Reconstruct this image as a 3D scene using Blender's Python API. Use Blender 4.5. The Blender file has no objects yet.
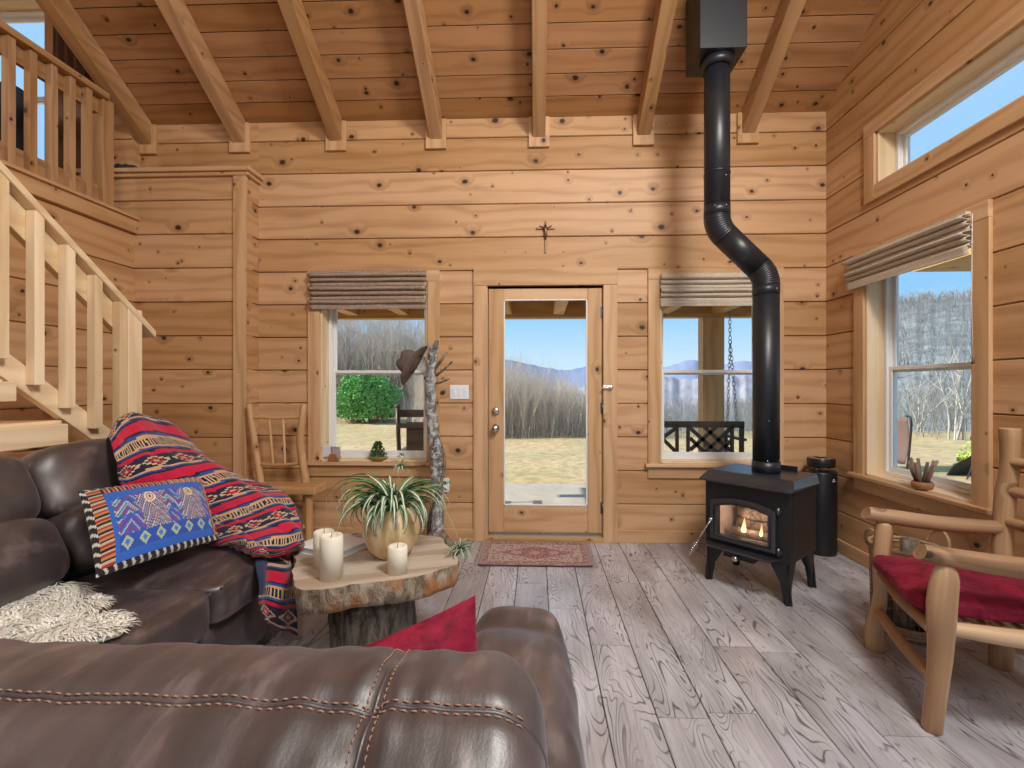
import bpy, bmesh, math, random
from mathutils import Vector, Matrix, noise
random.seed(7)
PI = math.pi
C = bpy.context.scene.collection
sc = bpy.context.scene
V = Vector

# ------------------------------------------------------------ camera model
TH, F, PX0, PY0, CZ = math.radians(2.0), 464.0, 520.8, 386.0, 1.27
cs, sn = math.cos(TH), math.sin(TH)
def ray(px, py):
    u = (px - PX0) / F
    return (u*cs - sn, u*sn + cs, (PY0 - py) / F)
def atY(px, py, Y):
    r = ray(px, py); t = Y / r[1]; return V((r[0]*t, Y, CZ + r[2]*t))
def atX(px, py, X):
    r = ray(px, py); t = X / r[0]; return V((X, r[1]*t, CZ + r[2]*t))
def atZ(px, py, Z):
    r = ray(px, py); t = (Z - CZ) / r[2]; return V((r[0]*t, r[1]*t, Z))

YB, XR, XL, YC, XC = 3.8, 2.315, -3.255, 3.64, -2.325      # back wall, right wall, left wall, closet front, closet side
ZE, SL = 3.466, 0.66                                      # eave height and roof slope
def zc(y): return ZE + SL*(YB - abs(y))

# ------------------------------------------------------------ mesh builder
def rs(): return random.uniform(0, 50)
class MB:
    def __init__(s): s.v = []; s.f = []; s.g = []; s.s = []; s.m = []; s.c = []
    def face(s, idx, g, sm=False, m=0, c=None):
        s.f.append(idx); s.g.append(g); s.s.append(sm); s.m.append(m); s.c.append(c)
    def box(s, x0, x1, y0, y1, z0, z1, ax=0, M=None, m=0, seed=None, c=None):
        P = [V((x, y, z)) for x in (x0, x1) for y in (y0, y1) for z in (z0, z1)]
        o1, o2, sd = (rs(), rs(), random.random()) if seed is None else seed
        b = len(s.v)
        s.v += [(M @ p if M else p) for p in P]
        for q, n in (((0,1,3,2),0), ((4,6,7,5),0), ((0,4,5,1),1), ((2,3,7,6),1), ((0,2,6,4),2), ((1,5,7,3),2)):
            r = [a for a in (0,1,2) if a != n]
            if ax in r: a_, b_ = ax, [k for k in r if k != ax][0]
            else: a_, b_ = r
            s.face([b+k for k in q], [(P[k][a_]+o1, P[k][b_]+o2+n*.37, sd) for k in q], False, m, c)
        return s
    def prism(s, poly, d0, d1, fn, ax='d', m=0, c=None, sm=False):
        """poly: 2d points (a,b); extruded d0..d1; fn(a,b,d)->Vector"""
        o1, o2, sd = rs(), rs(), random.random(); n = len(poly); b = len(s.v)
        s.v += [V(fn(p[0], p[1], d0)) for p in poly] + [V(fn(p[0], p[1], d1)) for p in poly]
        L = 0
        for i in range(n):
            j = (i+1) % n; l = math.hypot(poly[j][0]-poly[i][0], poly[j][1]-poly[i][1])
            if ax == 'd': g = [(d0+o1, L+o2, sd), (d0+o1, L+l+o2, sd), (d1+o1, L+l+o2, sd), (d1+o1, L+o2, sd)]
            else: g = [(L+o1, d0+o2, sd), (L+l+o1, d0+o2, sd), (L+l+o1, d1+o2, sd), (L+o1, d1+o2, sd)]
            s.face([b+i, b+j, b+n+j, b+n+i], g, sm, m, c); L += l
        k = (0, 1) if ax != 'b' else (1, 0)
        s.face([b+i for i in range(n)][::-1], [(poly[i][k[0]]+o1, poly[i][k[1]]+o2, sd) for i in range(n)][::-1], False, m, c)
        s.face([b+n+i for i in range(n)], [(poly[i][k[0]]+o1, poly[i][k[1]]+o2, sd) for i in range(n)], False, m, c)
        return s
    def tube(s, pts, r, seg=10, cap=True, M=None, rough=0, m=0, c=None, rfreq=6, closed=False):
        pts = [V(p) for p in pts]; n = len(pts)
        if not isinstance(r, (list, tuple)): r = [r]*n
        o1, o2, sd = rs(), rs(), random.random(); b = len(s.v); up = None; L = 0; Ls = []
        for i, p in enumerate(pts):
            t = (pts[(i+1) % n] - pts[i-1]) if closed else (pts[min(i+1, n-1)] - pts[max(i-1, 0)])
            t.normalize()
            if up is None:
                up = t.orthogonal().normalized()
            up = (up - t*up.dot(t)); up.normalize(); w = t.cross(up)
            if i: L += (p - pts[i-1]).length
            Ls.append(L)
            for k in range(seg):
                a = 2*PI*k/seg; d = up*math.cos(a) + w*math.sin(a); rr = r[i]
                if rough: rr *= 1 + rough*noise.noise(V((sd*50, 0, 0)) + (p + d*r[i])*rfreq)
                q = p + d*rr
                s.v.append(M @ q if M else q)
        rm = max(r)
        for i in range(n if closed else n-1):
            j = (i+1) % n
            for k in range(seg):
                k2 = (k+1) % seg
                la, lb = Ls[i], (Ls[j] if j else L + .01)
                ba, bb = 2*PI*k/seg*rm, 2*PI*(k+1)/seg*rm
                s.face([b+i*seg+k, b+i*seg+k2, b+j*seg+k2, b+j*seg+k],
                       [(la+o1, ba+o2, sd), (la+o1, bb+o2, sd), (lb+o1, bb+o2, sd), (lb+o1, ba+o2, sd)], True, m, c)
        if cap and not closed:
            for i, rev in ((0, True), (n-1, False)):
                ix = [b+i*seg+k for k in range(seg)]
                g = [(o1+math.cos(2*PI*k/seg)*rm*.3, o2+math.sin(2*PI*k/seg)*rm*.3, sd) for k in range(seg)]
                s.face(ix[::-1] if rev else ix, g, False, m, c)
        return s
    def lathe(s, prof, seg=32, M=None, m=0, c=None, sm=True):
        o1, o2, sd = rs(), rs(), random.random(); b = len(s.v); n = len(prof)
        for r, z in prof:
            for k in range(seg):
                p = V((max(r, 1e-4)*math.cos(2*PI*k/seg), max(r, 1e-4)*math.sin(2*PI*k/seg), z))
                s.v.append(M @ p if M else p)
        for i in range(n-1):
            for k in range(seg):
                k2 = (k+1) % seg; R = max(prof[i][0], .02)
                s.face([b+i*seg+k, b+i*seg+k2, b+(i+1)*seg+k2, b+(i+1)*seg+k],
                       [(o1+2*PI*k/seg*R, o2+i*.02, sd), (o1+2*PI*(k+1)/seg*R, o2+i*.02, sd), (o1+2*PI*(k+1)/seg*R, o2+i*.02+.02, sd), (o1+2*PI*k/seg*R, o2+i*.02+.02, sd)], sm, m, c)
        return s
    def grid(s, fn, nu, nv, cu=False, cv=False, col=None, su=1, sv=1, m=0):
        o1, o2, sd = rs(), rs(), random.random(); b = len(s.v)
        NU, NV = (nu if cu else nu+1), (nv if cv else nv+1)
        for i in range(NU):
            for j in range(NV): s.v.append(V(fn(i/nu, j/nv)))
        for i in range(nu):
            for j in range(nv):
                i2, j2 = (i+1) % NU, (j+1) % NV
                u, v, u2, v2 = i/nu*su, j/nv*sv, (i+1)/nu*su, (j+1)/nv*sv
                s.face([b+i*NV+j, b+i2*NV+j, b+i2*NV+j2, b+i*NV+j2],
                       [(u+o1, v+o2, sd), (u2+o1, v+o2, sd), (u2+o1, v2+o2, sd), (u+o1, v2+o2, sd)], True, m,
                       col((i+.5)/nu, (j+.5)/nv) if col else None)
        return s
    def puff(s, ctr, half, p=5, n=12, deform=None, M=None, m=0, c=None):
        ctr, half = V(ctr), V(half); o1, o2, sd = rs(), rs(), random.random()
        idx = {}
        def vid(q):
            k = tuple(round(x*n) for x in q)
            if k in idx: return idx[k]
            w = V([math.tan(x*PI/4.4)/math.tan(PI/4.4) for x in q])
            l = sum(abs(x)**p for x in w)**(1/p)
            w = w / l
            P = V((w.x*half.x, w.y*half.y, w.z*half.z))
            if deform: P = deform(P, w)
            P = P + ctr
            idx[k] = len(s.v); s.v.append(M @ P if M else P); return idx[k]
        for ax in range(3):
            a, b_ = [(1,2), (2,0), (0,1)][ax]
            for sg in (-1, 1):
                for i in range(n):
                    for j in range(n):
                        qs = []
                        for (di, dj) in ((0,0), (1,0), (1,1), (0,1)):
                            q = [0, 0, 0]; q[ax] = sg; q[a] = -1+2*(i+di)/n; q[b_] = -1+2*(j+dj)/n; qs.append(tuple(q))
                        if sg < 0: qs = qs[::-1]
                        s.face([vid(q) for q in qs], [(q[a]*half[a]+o1+ax, q[b_]*half[b_]+o2, sd) for q in qs], True, m, c)
        return s
    def add(s, verts, faces, sm=False, m=0, c=None):
        b = len(s.v); s.v += [V(x) for x in verts]; o1, o2, sd = rs(), rs(), random.random()
        for f in faces:
            s.face([b+i for i in f], [(verts[i][0]+verts[i][1]*.3+o1, verts[i][2]+o2, sd) for i in f], sm, m, c)
        return s
    def build(s, name, mat, parent=None, bevel=0, sub=0, solid=0, recalc=True, loc=None, local=False, bseg=2):
        me = bpy.data.meshes.new(name)
        off = V((0,0,0))
        inv = None
        if parent is not None and not local: inv = MW[parent.name].inverted()
        if loc is not None: off = V(loc)
        vs = [((inv @ p) if inv else (p - off)) for p in s.v]
        me.from_pydata([tuple(p) for p in vs], [], s.f)
        a = me.attributes.new('gc', 'FLOAT_VECTOR', 'CORNER')
        flat = []
        for g in s.g:
            for t in g: flat += t
        a.data.foreach_set('vector', flat)
        if any(c is not None for c in s.c):
            ca = me.color_attributes.new('Col', 'FLOAT_COLOR', 'CORNER'); fl = []
            for c, f in zip(s.c, s.f):
                c = c or (.5, .5, .5); fl += [c[0], c[1], c[2], 1.0]*len(f)
            ca.data.foreach_set('color', fl)
        me.polygons.foreach_set('use_smooth', s.s)
        me.polygons.foreach_set('material_index', s.m)
        for mm in (mat if isinstance(mat, (list, tuple)) else [mat]): me.materials.append(mm)
        if recalc:
            bm = bmesh.new(); bm.from_mesh(me); bmesh.ops.recalc_face_normals(bm, faces=bm.faces); bm.to_mesh(me); bm.free()
        o = bpy.data.objects.new(name, me); C.objects.link(o)
        if parent is not None: o.parent = parent
        if loc is not None: o.location = off
        MW[o.name] = (MW[parent.name] if (parent is not None) else Matrix.Translation(off))
        if solid:
            md = o.modifiers.new('s', 'SOLIDIFY'); md.thickness = solid; md.offset = 0
        if bevel:
            md = o.modifiers.new('b', 'BEVEL'); md.width = bevel; md.segments = bseg; md.limit_method = 'ANGLE'; md.angle_limit = .6
        if sub:
            md = o.modifiers.new('u', 'SUBSURF'); md.levels = sub; md.render_levels = sub
        return o
MW = {}
def tag(o, label, cat, group=None, kind=None):
    o['label'] = label; o['category'] = cat
    if group: o['group'] = group
    if kind: o['kind'] = kind
    return o
def thing(name, label, cat, loc=(0,0,0), rz=0, group=None, kind=None):
    o = bpy.data.objects.new(name, None); C.objects.link(o)
    o.empty_display_size = .1
    o.location = loc; o.rotation_euler = (0, 0, rz)
    MW[o.name] = Matrix.Translation(V(loc)) @ Matrix.Rotation(rz, 4, 'Z')
    return tag(o, label, cat, group, kind)
def dup(root, loc, rz, label, group=None):
    r = root.copy(); C.objects.link(r); r.location = loc; r.rotation_euler = (0, 0, rz); r['label'] = label
    if group: r['group'] = group
    for ch in list(root.children):
        c = ch.copy(); C.objects.link(c); c.parent = r
        for g in list(ch.children):
            d = g.copy(); C.objects.link(d); d.parent = c
    return r
def catmull(pts, n):
    pts = [V(p) for p in pts]; out = []
    m = len(pts) - 1
    for k in range(n+1):
        t = k/n*m; i = min(int(t), m-1); f = t - i
        p0, p1, p2, p3 = pts[max(i-1, 0)], pts[i], pts[i+1], pts[min(i+2, m)]
        out.append(.5*((2*p1) + (p2-p0)*f + (2*p0-5*p1+4*p2-p3)*f*f + (3*p1-p0-3*p2+p3)*f**3))
    return out

# ------------------------------------------------------------ materials
class NT:
    def __init__(s, name, world=False):
        s.mat = bpy.data.materials.new(name); s.mat.use_nodes = True; s.t = s.mat.node_tree
        s.bsdf = s.t.nodes['Principled BSDF']; s.out = s.t.nodes['Material Output']
    def n(s, typ, **kw):
        nd = s.t.nodes.new(typ)
        for k, v in kw.items():
            if k.startswith('_'): setattr(nd, k[1:], v)
            else: s.set(nd.inputs[int(k[1:]) if k[0] == 'i' and k[1:].isdigit() else k.replace('__', ' ')], v)
        return nd
    def set(s, inp, v):
        if isinstance(v, bpy.types.NodeSocket): s.t.links.new(v, inp)
        elif hasattr(v, 'outputs'): s.t.links.new(v.outputs[0], inp)
        else: inp.default_value = v
    def math(s, op, a, b=0.0, c=0.0, clamp=False):
        nd = s.t.nodes.new('ShaderNodeMath'); nd.operation = op; nd.use_clamp = clamp
        s.set(nd.inputs[0], a); s.set(nd.inputs[1], b); s.set(nd.inputs[2], c); return nd.outputs[0]
    def mix(s, f, a, b, blend='MIX'):
        nd = s.t.nodes.new('ShaderNodeMix'); nd.data_type = 'RGBA'; nd.blend_type = blend
        s.set(nd.inputs[0], f); s.set(nd.inputs[6], col4(a)); s.set(nd.inputs[7], col4(b)); return nd.outputs[2]
    def step(s, x, a, b):
        nd = s.t.nodes.new('ShaderNodeMapRange'); nd.interpolation_type = 'SMOOTHSTEP'
        s.set(nd.inputs[0], x); nd.inputs[1].default_value = a; nd.inputs[2].default_value = b; return nd.outputs[0]
    def comb(s, x, y, z=0.0):
        nd = s.t.nodes.new('ShaderNodeCombineXYZ'); s.set(nd.inputs[0], x); s.set(nd.inputs[1], y); s.set(nd.inputs[2], z); return nd.outputs[0]
    def gc(s):
        a = s.n('ShaderNodeAttribute', _attribute_name='gc'); sp = s.n('ShaderNodeSeparateXYZ', i0=a.outputs['Vector']); return sp.outputs
    def obj(s): return s.n('ShaderNodeTexCoord').outputs['Object']
    def noise(s, vec, scale, detail=3, rough=.5, dist=0):
        nd = s.n('ShaderNodeTexNoise', Vector=vec, Scale=scale, Detail=detail, Roughness=rough, Distortion=dist); return nd.outputs[0]
    def bump(s, h, st=.3, dist=.01):
        nd = s.n('ShaderNodeBump', Height=h, Strength=st, Distance=dist); s.set(s.bsdf.inputs['Normal'], nd.outputs[0])
    def fin(s, col=None, rough=None, **kw):
        if col is not None: s.set(s.bsdf.inputs['Base Color'], col4(col))
        if rough is not None: s.set(s.bsdf.inputs['Roughness'], rough)
        for k, v in kw.items(): s.set(s.bsdf.inputs[k.replace('__', ' ')], v)
        return s.mat
def col4(c):
    return (*c, 1.0) if isinstance(c, (tuple, list)) and len(c) == 3 else c

def wood(name, light, dark, knot=(.07,.028,.012), gate=.5, rough=.5, var=.13, ring=55., kr=.045, contrast=.75, bump=.12, spec=.35):
    t = NT(name); a, b, sd = t.gc()
    wn = t.n('ShaderNodeTexWhiteNoise', _noise_dimensions='1D', W=sd); rnd = wn.outputs['Value']
    def kn(scale, g, r, sx):
        vo = t.n('ShaderNodeTexVoronoi', _voronoi_dimensions='2D', Vector=t.comb(t.math('MULTIPLY', a, sx), b), Scale=scale)
        d = t.math('ADD', vo.outputs['Distance'], t.math('MULTIPLY', t.math('SUBTRACT', t.noise(t.comb(t.math('MULTIPLY', a, .6), b), 26, 3), .5), .075))
        sep = t.n('ShaderNodeSeparateColor', i0=vo.outputs['Color'])
        gt = t.math('GREATER_THAN', sep.outputs[0], g)
        size = t.math('MULTIPLY_ADD', sep.outputs[1], 1.1, .45)
        dd = t.math('DIVIDE', d, size)
        k = t.math('MULTIPLY', gt, t.math('SUBTRACT', 1.0, t.step(dd, r*.55, r*1.25)))
        h = t.math('MULTIPLY', gt, t.math('SUBTRACT', 1.0, t.step(dd, r, r*4.5)))
        core = t.math('MULTIPLY', gt, t.math('SUBTRACT', 1.0, t.step(dd, r*.1, r*.7)))
        return k, h, core
    k1, h1, c1 = kn(3.1, gate, kr, .8)
    k2, h2, c2 = kn(6.3, 1-(1-gate)*.35, kr*.95, 1.0)
    kk = t.math('MAXIMUM', k1, k2); hh = t.math('MAXIMUM', h1, h2)
    n1 = t.noise(t.comb(t.math('MULTIPLY', a, .55), t.math('MULTIPLY', b, 3.2), t.math('MULTIPLY', sd, 9)), 1.6, 2)
    w = t.math('ADD', t.math('MULTIPLY', b, ring), t.math('ADD', t.math('MULTIPLY', n1, 15), t.math('MULTIPLY', hh, 5)))
    g = t.math('MULTIPLY_ADD', t.math('SINE', w), .5, .5)
    g = t.math('POWER', g, 2.2)
    fine = t.noise(t.comb(t.math('MULTIPLY', a, 2.2), t.math('MULTIPLY', b, 95), sd), 1.0, 3)
    blot = t.noise(t.comb(t.math('MULTIPLY', a, .9), t.math('MULTIPLY', b, 4), sd), 1.3, 3)
    gf = t.math('ADD', t.math('MULTIPLY', g, .33*contrast), t.math('ADD', t.math('MULTIPLY', fine, .35*contrast), t.math('MULTIPLY', blot, .55)), clamp=True)
    gf = t.step(gf, .22, .88)
    c = t.mix(gf, light, dark)
    streak = t.step(t.noise(t.comb(t.math('MULTIPLY', a, .8), t.math('MULTIPLY', b, 9), t.math('MULTIPLY', sd, 17)), 2.3, 3), .60, .78)
    c = t.mix(t.math('MULTIPLY', streak, .28), c, tuple(x*.62 for x in dark))
    c = t.mix(t.math('MULTIPLY', t.math('POWER', hh, 2.0), .38), c, tuple(x*.5 for x in dark))
    val = t.math('MULTIPLY_ADD', rnd, 2*var, 1-var)
    hs = t.n('ShaderNodeHueSaturation', Color=c, Value=val, Saturation=t.math('MULTIPLY_ADD', wn.outputs['Value'], -.16, 1.08))
    c = t.mix(t.math('MULTIPLY', kk, .96), hs.outputs[0], knot)
    t.bump(t.math('ADD', t.math('MULTIPLY', fine, .5), t.math('MULTIPLY', kk, -.6)), bump, .004)
    return t.fin(c, rough, Specular__IOR__Level=spec)

M = {}
M['wall'] = wood('pine_wall', (.60,.352,.172), (.40,.20,.078), knot=(.035,.013,.007), gate=.36, var=.16, contrast=.66)
M['ceil'] = wood('pine_ceiling', (.46,.235,.10), (.25,.11,.04), knot=(.02,.008,.005), gate=.3, kr=.05, var=.16, contrast=.55)
M['beam'] = wood('pine_beam', (.50,.29,.14), (.33,.17,.07), knot=(.04,.015,.008), gate=.55)
M['trim'] = wood('pine_trim', (.66,.41,.215), (.46,.255,.11), knot=(.05,.02,.01), gate=.68, kr=.04)
M['stair'] = wood('pale_pine', (.84,.66,.43), (.68,.47,.26), gate=.8, kr=.035)
M['log'] = wood('peeled_log', (.60,.40,.225), (.33,.18,.085), knot=(.06,.028,.014), gate=.35, kr=.06, ring=30, rough=.42, contrast=1.2, var=.2)
M['armlog'] = wood('stained_log', (.46,.275,.14), (.22,.115,.05), knot=(.05,.02,.01), gate=.35, kr=.06, ring=30, rough=.42, contrast=1.2, var=.1)
M['chairlog'] = wood('honey_log', (.66,.40,.19), (.45,.235,.09), gate=.55, kr=.06, ring=24, rough=.4)
M['porch'] = wood('porch_timber', (.66,.40,.17), (.48,.27,.10), gate=.6)
M['darkwood'] = wood('dark_stained', (.095,.066,.047), (.045,.03,.022), gate=.95, rough=.45)
M['slab'] = wood('slab_top', (.72,.63,.51), (.44,.34,.25), gate=.7, kr=.06, ring=34, contrast=1.3, rough=.55)
M['smallwood'] = wood('reddish_block', (.42,.19,.09), (.27,.11,.05), gate=.95)
M['drift'] = wood('driftwood', (.36,.25,.18), (.17,.11,.075), gate=.9, contrast=1.2)

def floor_mat():
    t = NT('floor_planks'); a, b, sd = t.gc()
    wn = t.n('ShaderNodeTexWhiteNoise', _noise_dimensions='1D', W=sd)
    vec = t.comb(t.math('MULTIPLY', a, .9), t.math('MULTIPLY', b, 4.2), t.math('MULTIPLY', sd, 31))
    n1 = t.noise(vec, 1.5, 2, .45, .9)
    fr = t.math('FRACT', t.math('MULTIPLY', n1, 21))
    ln = t.math('ABSOLUTE', t.math('SUBTRACT', fr, .5))
    line = t.math('SUBTRACT', 1.0, t.step(ln, .0, .17))
    gate = t.step(t.noise(t.comb(t.math('MULTIPLY', a, 1.5), t.math('MULTIPLY', b, 5), sd), 1.6, 2), .36, .62)
    fine = t.noise(t.comb(t.math('MULTIPLY', a, 5), t.math('MULTIPLY', b, 130), sd), 1, 3)
    blot = t.noise(t.comb(t.math('MULTIPLY', a, 1.2), t.math('MULTIPLY', b, 3), sd), 1.7, 4)
    c = t.mix(t.step(blot, .25, .75), (.35,.33,.34), (.60,.595,.64))
    c = t.mix(t.math('MULTIPLY', t.step(fine, .4, .75), .3), c, (.15,.105,.085))
    lg = t.math('MULTIPLY', line, t.math('MULTIPLY_ADD', gate, .85, .16))
    c = t.mix(t.math('MULTIPLY', lg, .85), c, (.07,.055,.05))
    hs = t.n('ShaderNodeHueSaturation', Color=c, Value=t.math('MULTIPLY_ADD', wn.outputs['Value'], .3, .88))
    t.bump(t.math('SUBTRACT', t.math('MULTIPLY', fine, .35), lg), .35, .004)
    rg = t.math('MULTIPLY_ADD', t.noise(t.comb(a, b, sd), 9, 3), .25, .24)
    return t.fin(hs.outputs[0], rg, Specular__IOR__Level=.8)
M['floor'] = floor_mat()

def leather_mat():
    t = NT('brown_leather'); p = t.obj()
    n1 = t.noise(p, 4.5, 5, .62, .6); n2 = t.noise(p, 22, 4, .6)
    mp = t.n('ShaderNodeMapping', Vector=p); mp.inputs['Rotation'].default_value = (.1, .15, .45); mp.inputs['Scale'].default_value = (24, 7, 5)
    st = t.noise(mp.outputs[0], 1.0, 4, .6)
    f = t.step(t.math('ADD', t.math('MULTIPLY', n1, .6), t.math('MULTIPLY', st, .45)), .42, .72)
    c = t.mix(f, (.038,.026,.024), (.105,.070,.064))
    c = t.mix(t.math('MULTIPLY', t.step(t.math('ADD', st, t.math('MULTIPLY', n2, .3)), .68, .9), .36), c, (.24,.18,.17))
    vo = t.n('ShaderNodeTexVoronoi', Vector=p, Scale=420.0)
    t.bump(t.math('ADD', t.math('MULTIPLY', vo.outputs['Distance'], .12), t.math('ADD', t.math('MULTIPLY', st, 2.2), t.math('MULTIPLY', n2, .5))), .16, .006)
    rg = t.math('MULTIPLY_ADD', n2, .2, .36)
    return t.fin(c, rg, Specular__IOR__Level=.9, Coat__Weight=.55, Coat__Roughness=.45, Sheen__Weight=.12, Sheen__Roughness=.4, Sheen__Tint=(.72,.78,1,1))
M['leather'] = leather_mat()

def simple(name, c, rough=.5, metal=0, ns=0, var=.15, bump=0, **kw):
    t = NT(name)
    if ns:
        n1 = t.noise(t.obj(), ns, 4)
        cc = t.mix(n1, tuple(x*(1-var) for x in c), tuple(min(1, x*(1+var)) for x in c))
        if bump: t.bump(n1, bump, .004)
        return t.fin(cc, rough, Metallic=metal, **kw)
    return t.fin(c, rough, Metallic=metal, **kw)
M['stove'] = simple('stove_black', (.011,.012,.016), .45, ns=60, var=.3, bump=.05, Specular__IOR__Level=.5)
M['stovetop'] = simple('stove_top_black', (.024,.026,.031), .36, ns=40, var=.3, Specular__IOR__Level=1.0)
M['flue'] = simple('flue_black', (.011,.013,.018), .4, ns=30, var=.4, Specular__IOR__Level=.55)
M['steel'] = simple('nickel', (.62,.61,.58), .25, 1, ns=80)
M['darksteel'] = simple('aged_steel', (.16,.15,.14), .4, 1, ns=60)
M['white'] = simple('white_vinyl', (.82,.82,.80), .4, ns=8, var=.03)
M['plate'] = simple('white_plastic', (.85,.86,.88), .3, ns=8, var=.02)
M['wax'] = simple('ivory_wax', (.88,.83,.68), .5, ns=10, var=.03, Subsurface__Weight=.25, Subsurface__Radius=(.02,.012,.006))
M['black'] = simple('black_plastic', (.012,.012,.016), .38, ns=50, var=.2)
M['paper'] = simple('paper', (.84,.84,.85), .6, ns=30, var=.03)
M['pages'] = simple('page_edges', (.60,.61,.66), .7, ns=200, var=.2)
M['bronze'] = simple('aged_bronze', (.20,.13,.07), .4, .8, ns=80, var=.3)
M['brick'] = simple('firebrick', (.60,.53,.50), .9, ns=30, var=.25, bump=.2)
M['fur'] = simple('cream_fleece', (.96,.92,.80), .8, ns=14, var=.04, Sheen__Weight=.4, Subsurface__Weight=.3, Subsurface__Radius=(.02,.02,.015))
M['fabricdark'] = simple('charcoal_cloth', (.03,.033,.042), .9, ns=30, var=.4, bump=.2)
M['curtain'] = simple('brown_curtain', (.16,.085,.05), .9, ns=20, var=.3)
M['hat'] = simple('brown_felt', (.13,.095,.075), .85, ns=25, var=.35, bump=.1)
M['terracotta'] = simple('olive_dish', (.33,.24,.06), .5, ns=20, var=.2)
M['rattan'] = simple('rattan', (.38,.25,.14), .7, ns=60, var=.4, bump=.3)
M['patio'] = simple('patio_stone', (.47,.40,.32), .85, ns=5, var=.3, bump=.3)
M['fringe'] = simple('rug_fringe', (.50,.38,.33), .9, ns=60)
M['stitch'] = simple('rust_thread', (.30,.165,.115), .7, ns=100, var=.2)
M['chain'] = simple('zinc_chain', (.30,.30,.29), .4, .7, ns=60)
M['wirebrown'] = simple('rusty_wire', (.17,.11,.07), .6, .3, ns=60)
M['sling'] = simple('brown_sling', (.16,.10,.085), .8, ns=60, var=.25)

def fabric_v(name, ns=500, bump=.25, rough=.9, sheen=.2):
    t = NT(name); a = t.n('ShaderNodeVertexColor', _layer_name='Col')
    n1 = t.noise(t.obj(), ns, 2)
    c = t.mix(1.0, a.outputs[0], t.mix(n1, (.72,.72,.72), (1.2,1.2,1.2)), 'MULTIPLY')
    t.bump(n1, bump, .003)
    return t.fin(c, rough, Sheen__Weight=sheen, Specular__IOR__Level=.2)
M['vfab'] = fabric_v('woven_wool')
M['vleaf'] = fabric_v('leaf_surface', 60, .05, .5, 0)
M['vplain'] = fabric_v('painted', 80, .03, .55, 0)

def velvet():
    t = NT('crimson_velvet'); p = t.obj()
    n1 = t.noise(p, 9, 4, .6, 1.2)
    c = t.mix(t.step(n1, .3, .7), (.10,.003,.013), (.26,.010,.034))
    t.bump(t.noise(p, 14, 3, .6, 1.5), .35, .02)
    return t.fin(c, .75, Sheen__Weight=.45, Sheen__Roughness=.35, Sheen__Tint=(.85,.2,.3,1), Specular__IOR__Level=.2)
M['velvet'] = velvet()

def shade_mat(name, c1, c2, c3):
    t = NT(name); a, b, sd = t.gc()
    s1 = t.noise(t.comb(t.math('MULTIPLY', a, 3), t.math('MULTIPLY', b, 260), sd), 1, 2)
    s2 = t.noise(t.comb(t.math('MULTIPLY', a, 40), t.math('MULTIPLY', b, 70), sd), 1, 2)
    c = t.mix(t.step(s1, .35, .65), c1, c2)
    c = t.mix(t.math('MULTIPLY', t.step(s2, .5, .7), .5), c, c3)
    t.bump(s1, .3, .002)
    return t.fin(c, .9, Specular__IOR__Level=.1)
M['shade'] = shade_mat('woven_shade', (.25,.175,.125), (.44,.33,.25), (.58,.46,.37))
M['shade2'] = shade_mat('woven_shade_pale', (.50,.42,.33), (.68,.59,.49), (.76,.69,.59))

def bark_mat(name, c1, c2, sc_=(1,1,1), spots=None):
    t = NT(name); p = t.obj()
    mp = t.n('ShaderNodeMapping', Vector=p); mp.inputs['Scale'].default_value = sc_
    n1 = t.noise(mp.outputs[0], 22, 6, .7, .5); n2 = t.noise(p, 6, 3)
    c = t.mix(t.step(n1, .35, .65), c1, c2)
    if spots:
        c = t.mix(t.math('MULTIPLY', t.step(t.noise(p, spots[1], 3), .5, .62), spots[2]), c, spots[0])
    t.bump(n1, .9, .02)
    return t.fin(c, .9, Specular__IOR__Level=.15)
M['bark'] = bark_mat('rough_bark', (.04,.033,.027), (.20,.17,.14), (1,1,.22))
M['edgebark'] = bark_mat('live_edge', (.17,.12,.08), (.50,.41,.31), (1,1,.5), ((.45,.17,.05), 5, .75))
M['birch'] = bark_mat('lichen_bark', (.085,.08,.075), (.40,.39,.37), (1,1,.7), ((.66,.66,.64), 30, .8))
M['ashlog'] = bark_mat('ashen_log', (.20,.15,.12), (.52,.44,.38), (1,1,.6))
M['vine'] = bark_mat('vine_bark', (.11,.085,.065), (.32,.26,.20), (1,1,.3))
M['twiggrey'] = simple('grey_twigs', (.24,.24,.235), .9, ns=1.2, var=.3)
M['twig'] = simple('bare_twigs', (.54,.455,.375), .9, ns=1.2, var=.35)
M['twigpale'] = simple('pale_twigs', (.50,.47,.42), .9, ns=1.2, var=.25)
M['evergreen'] = simple('evergreen', (.17,.40,.10), .7, ns=3, var=.6)
M['juniper'] = simple('potted_green', (.05,.13,.03), .7, ns=60, var=.7)

def pot_mat():
    t = NT('glazed_pot'); p = t.obj()
    mp = t.n('ShaderNodeMapping', Vector=p); mp.inputs['Scale'].default_value = (9, 9, 3)
    n1 = t.noise(mp.outputs[0], 1.2, 4, .6, .8)
    c = t.mix(t.step(n1, .35, .7), (.78,.62,.38), (.58,.40,.18))
    return t.fin(c, .3, Specular__IOR__Level=.5)
M['pot'] = pot_mat()

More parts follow.
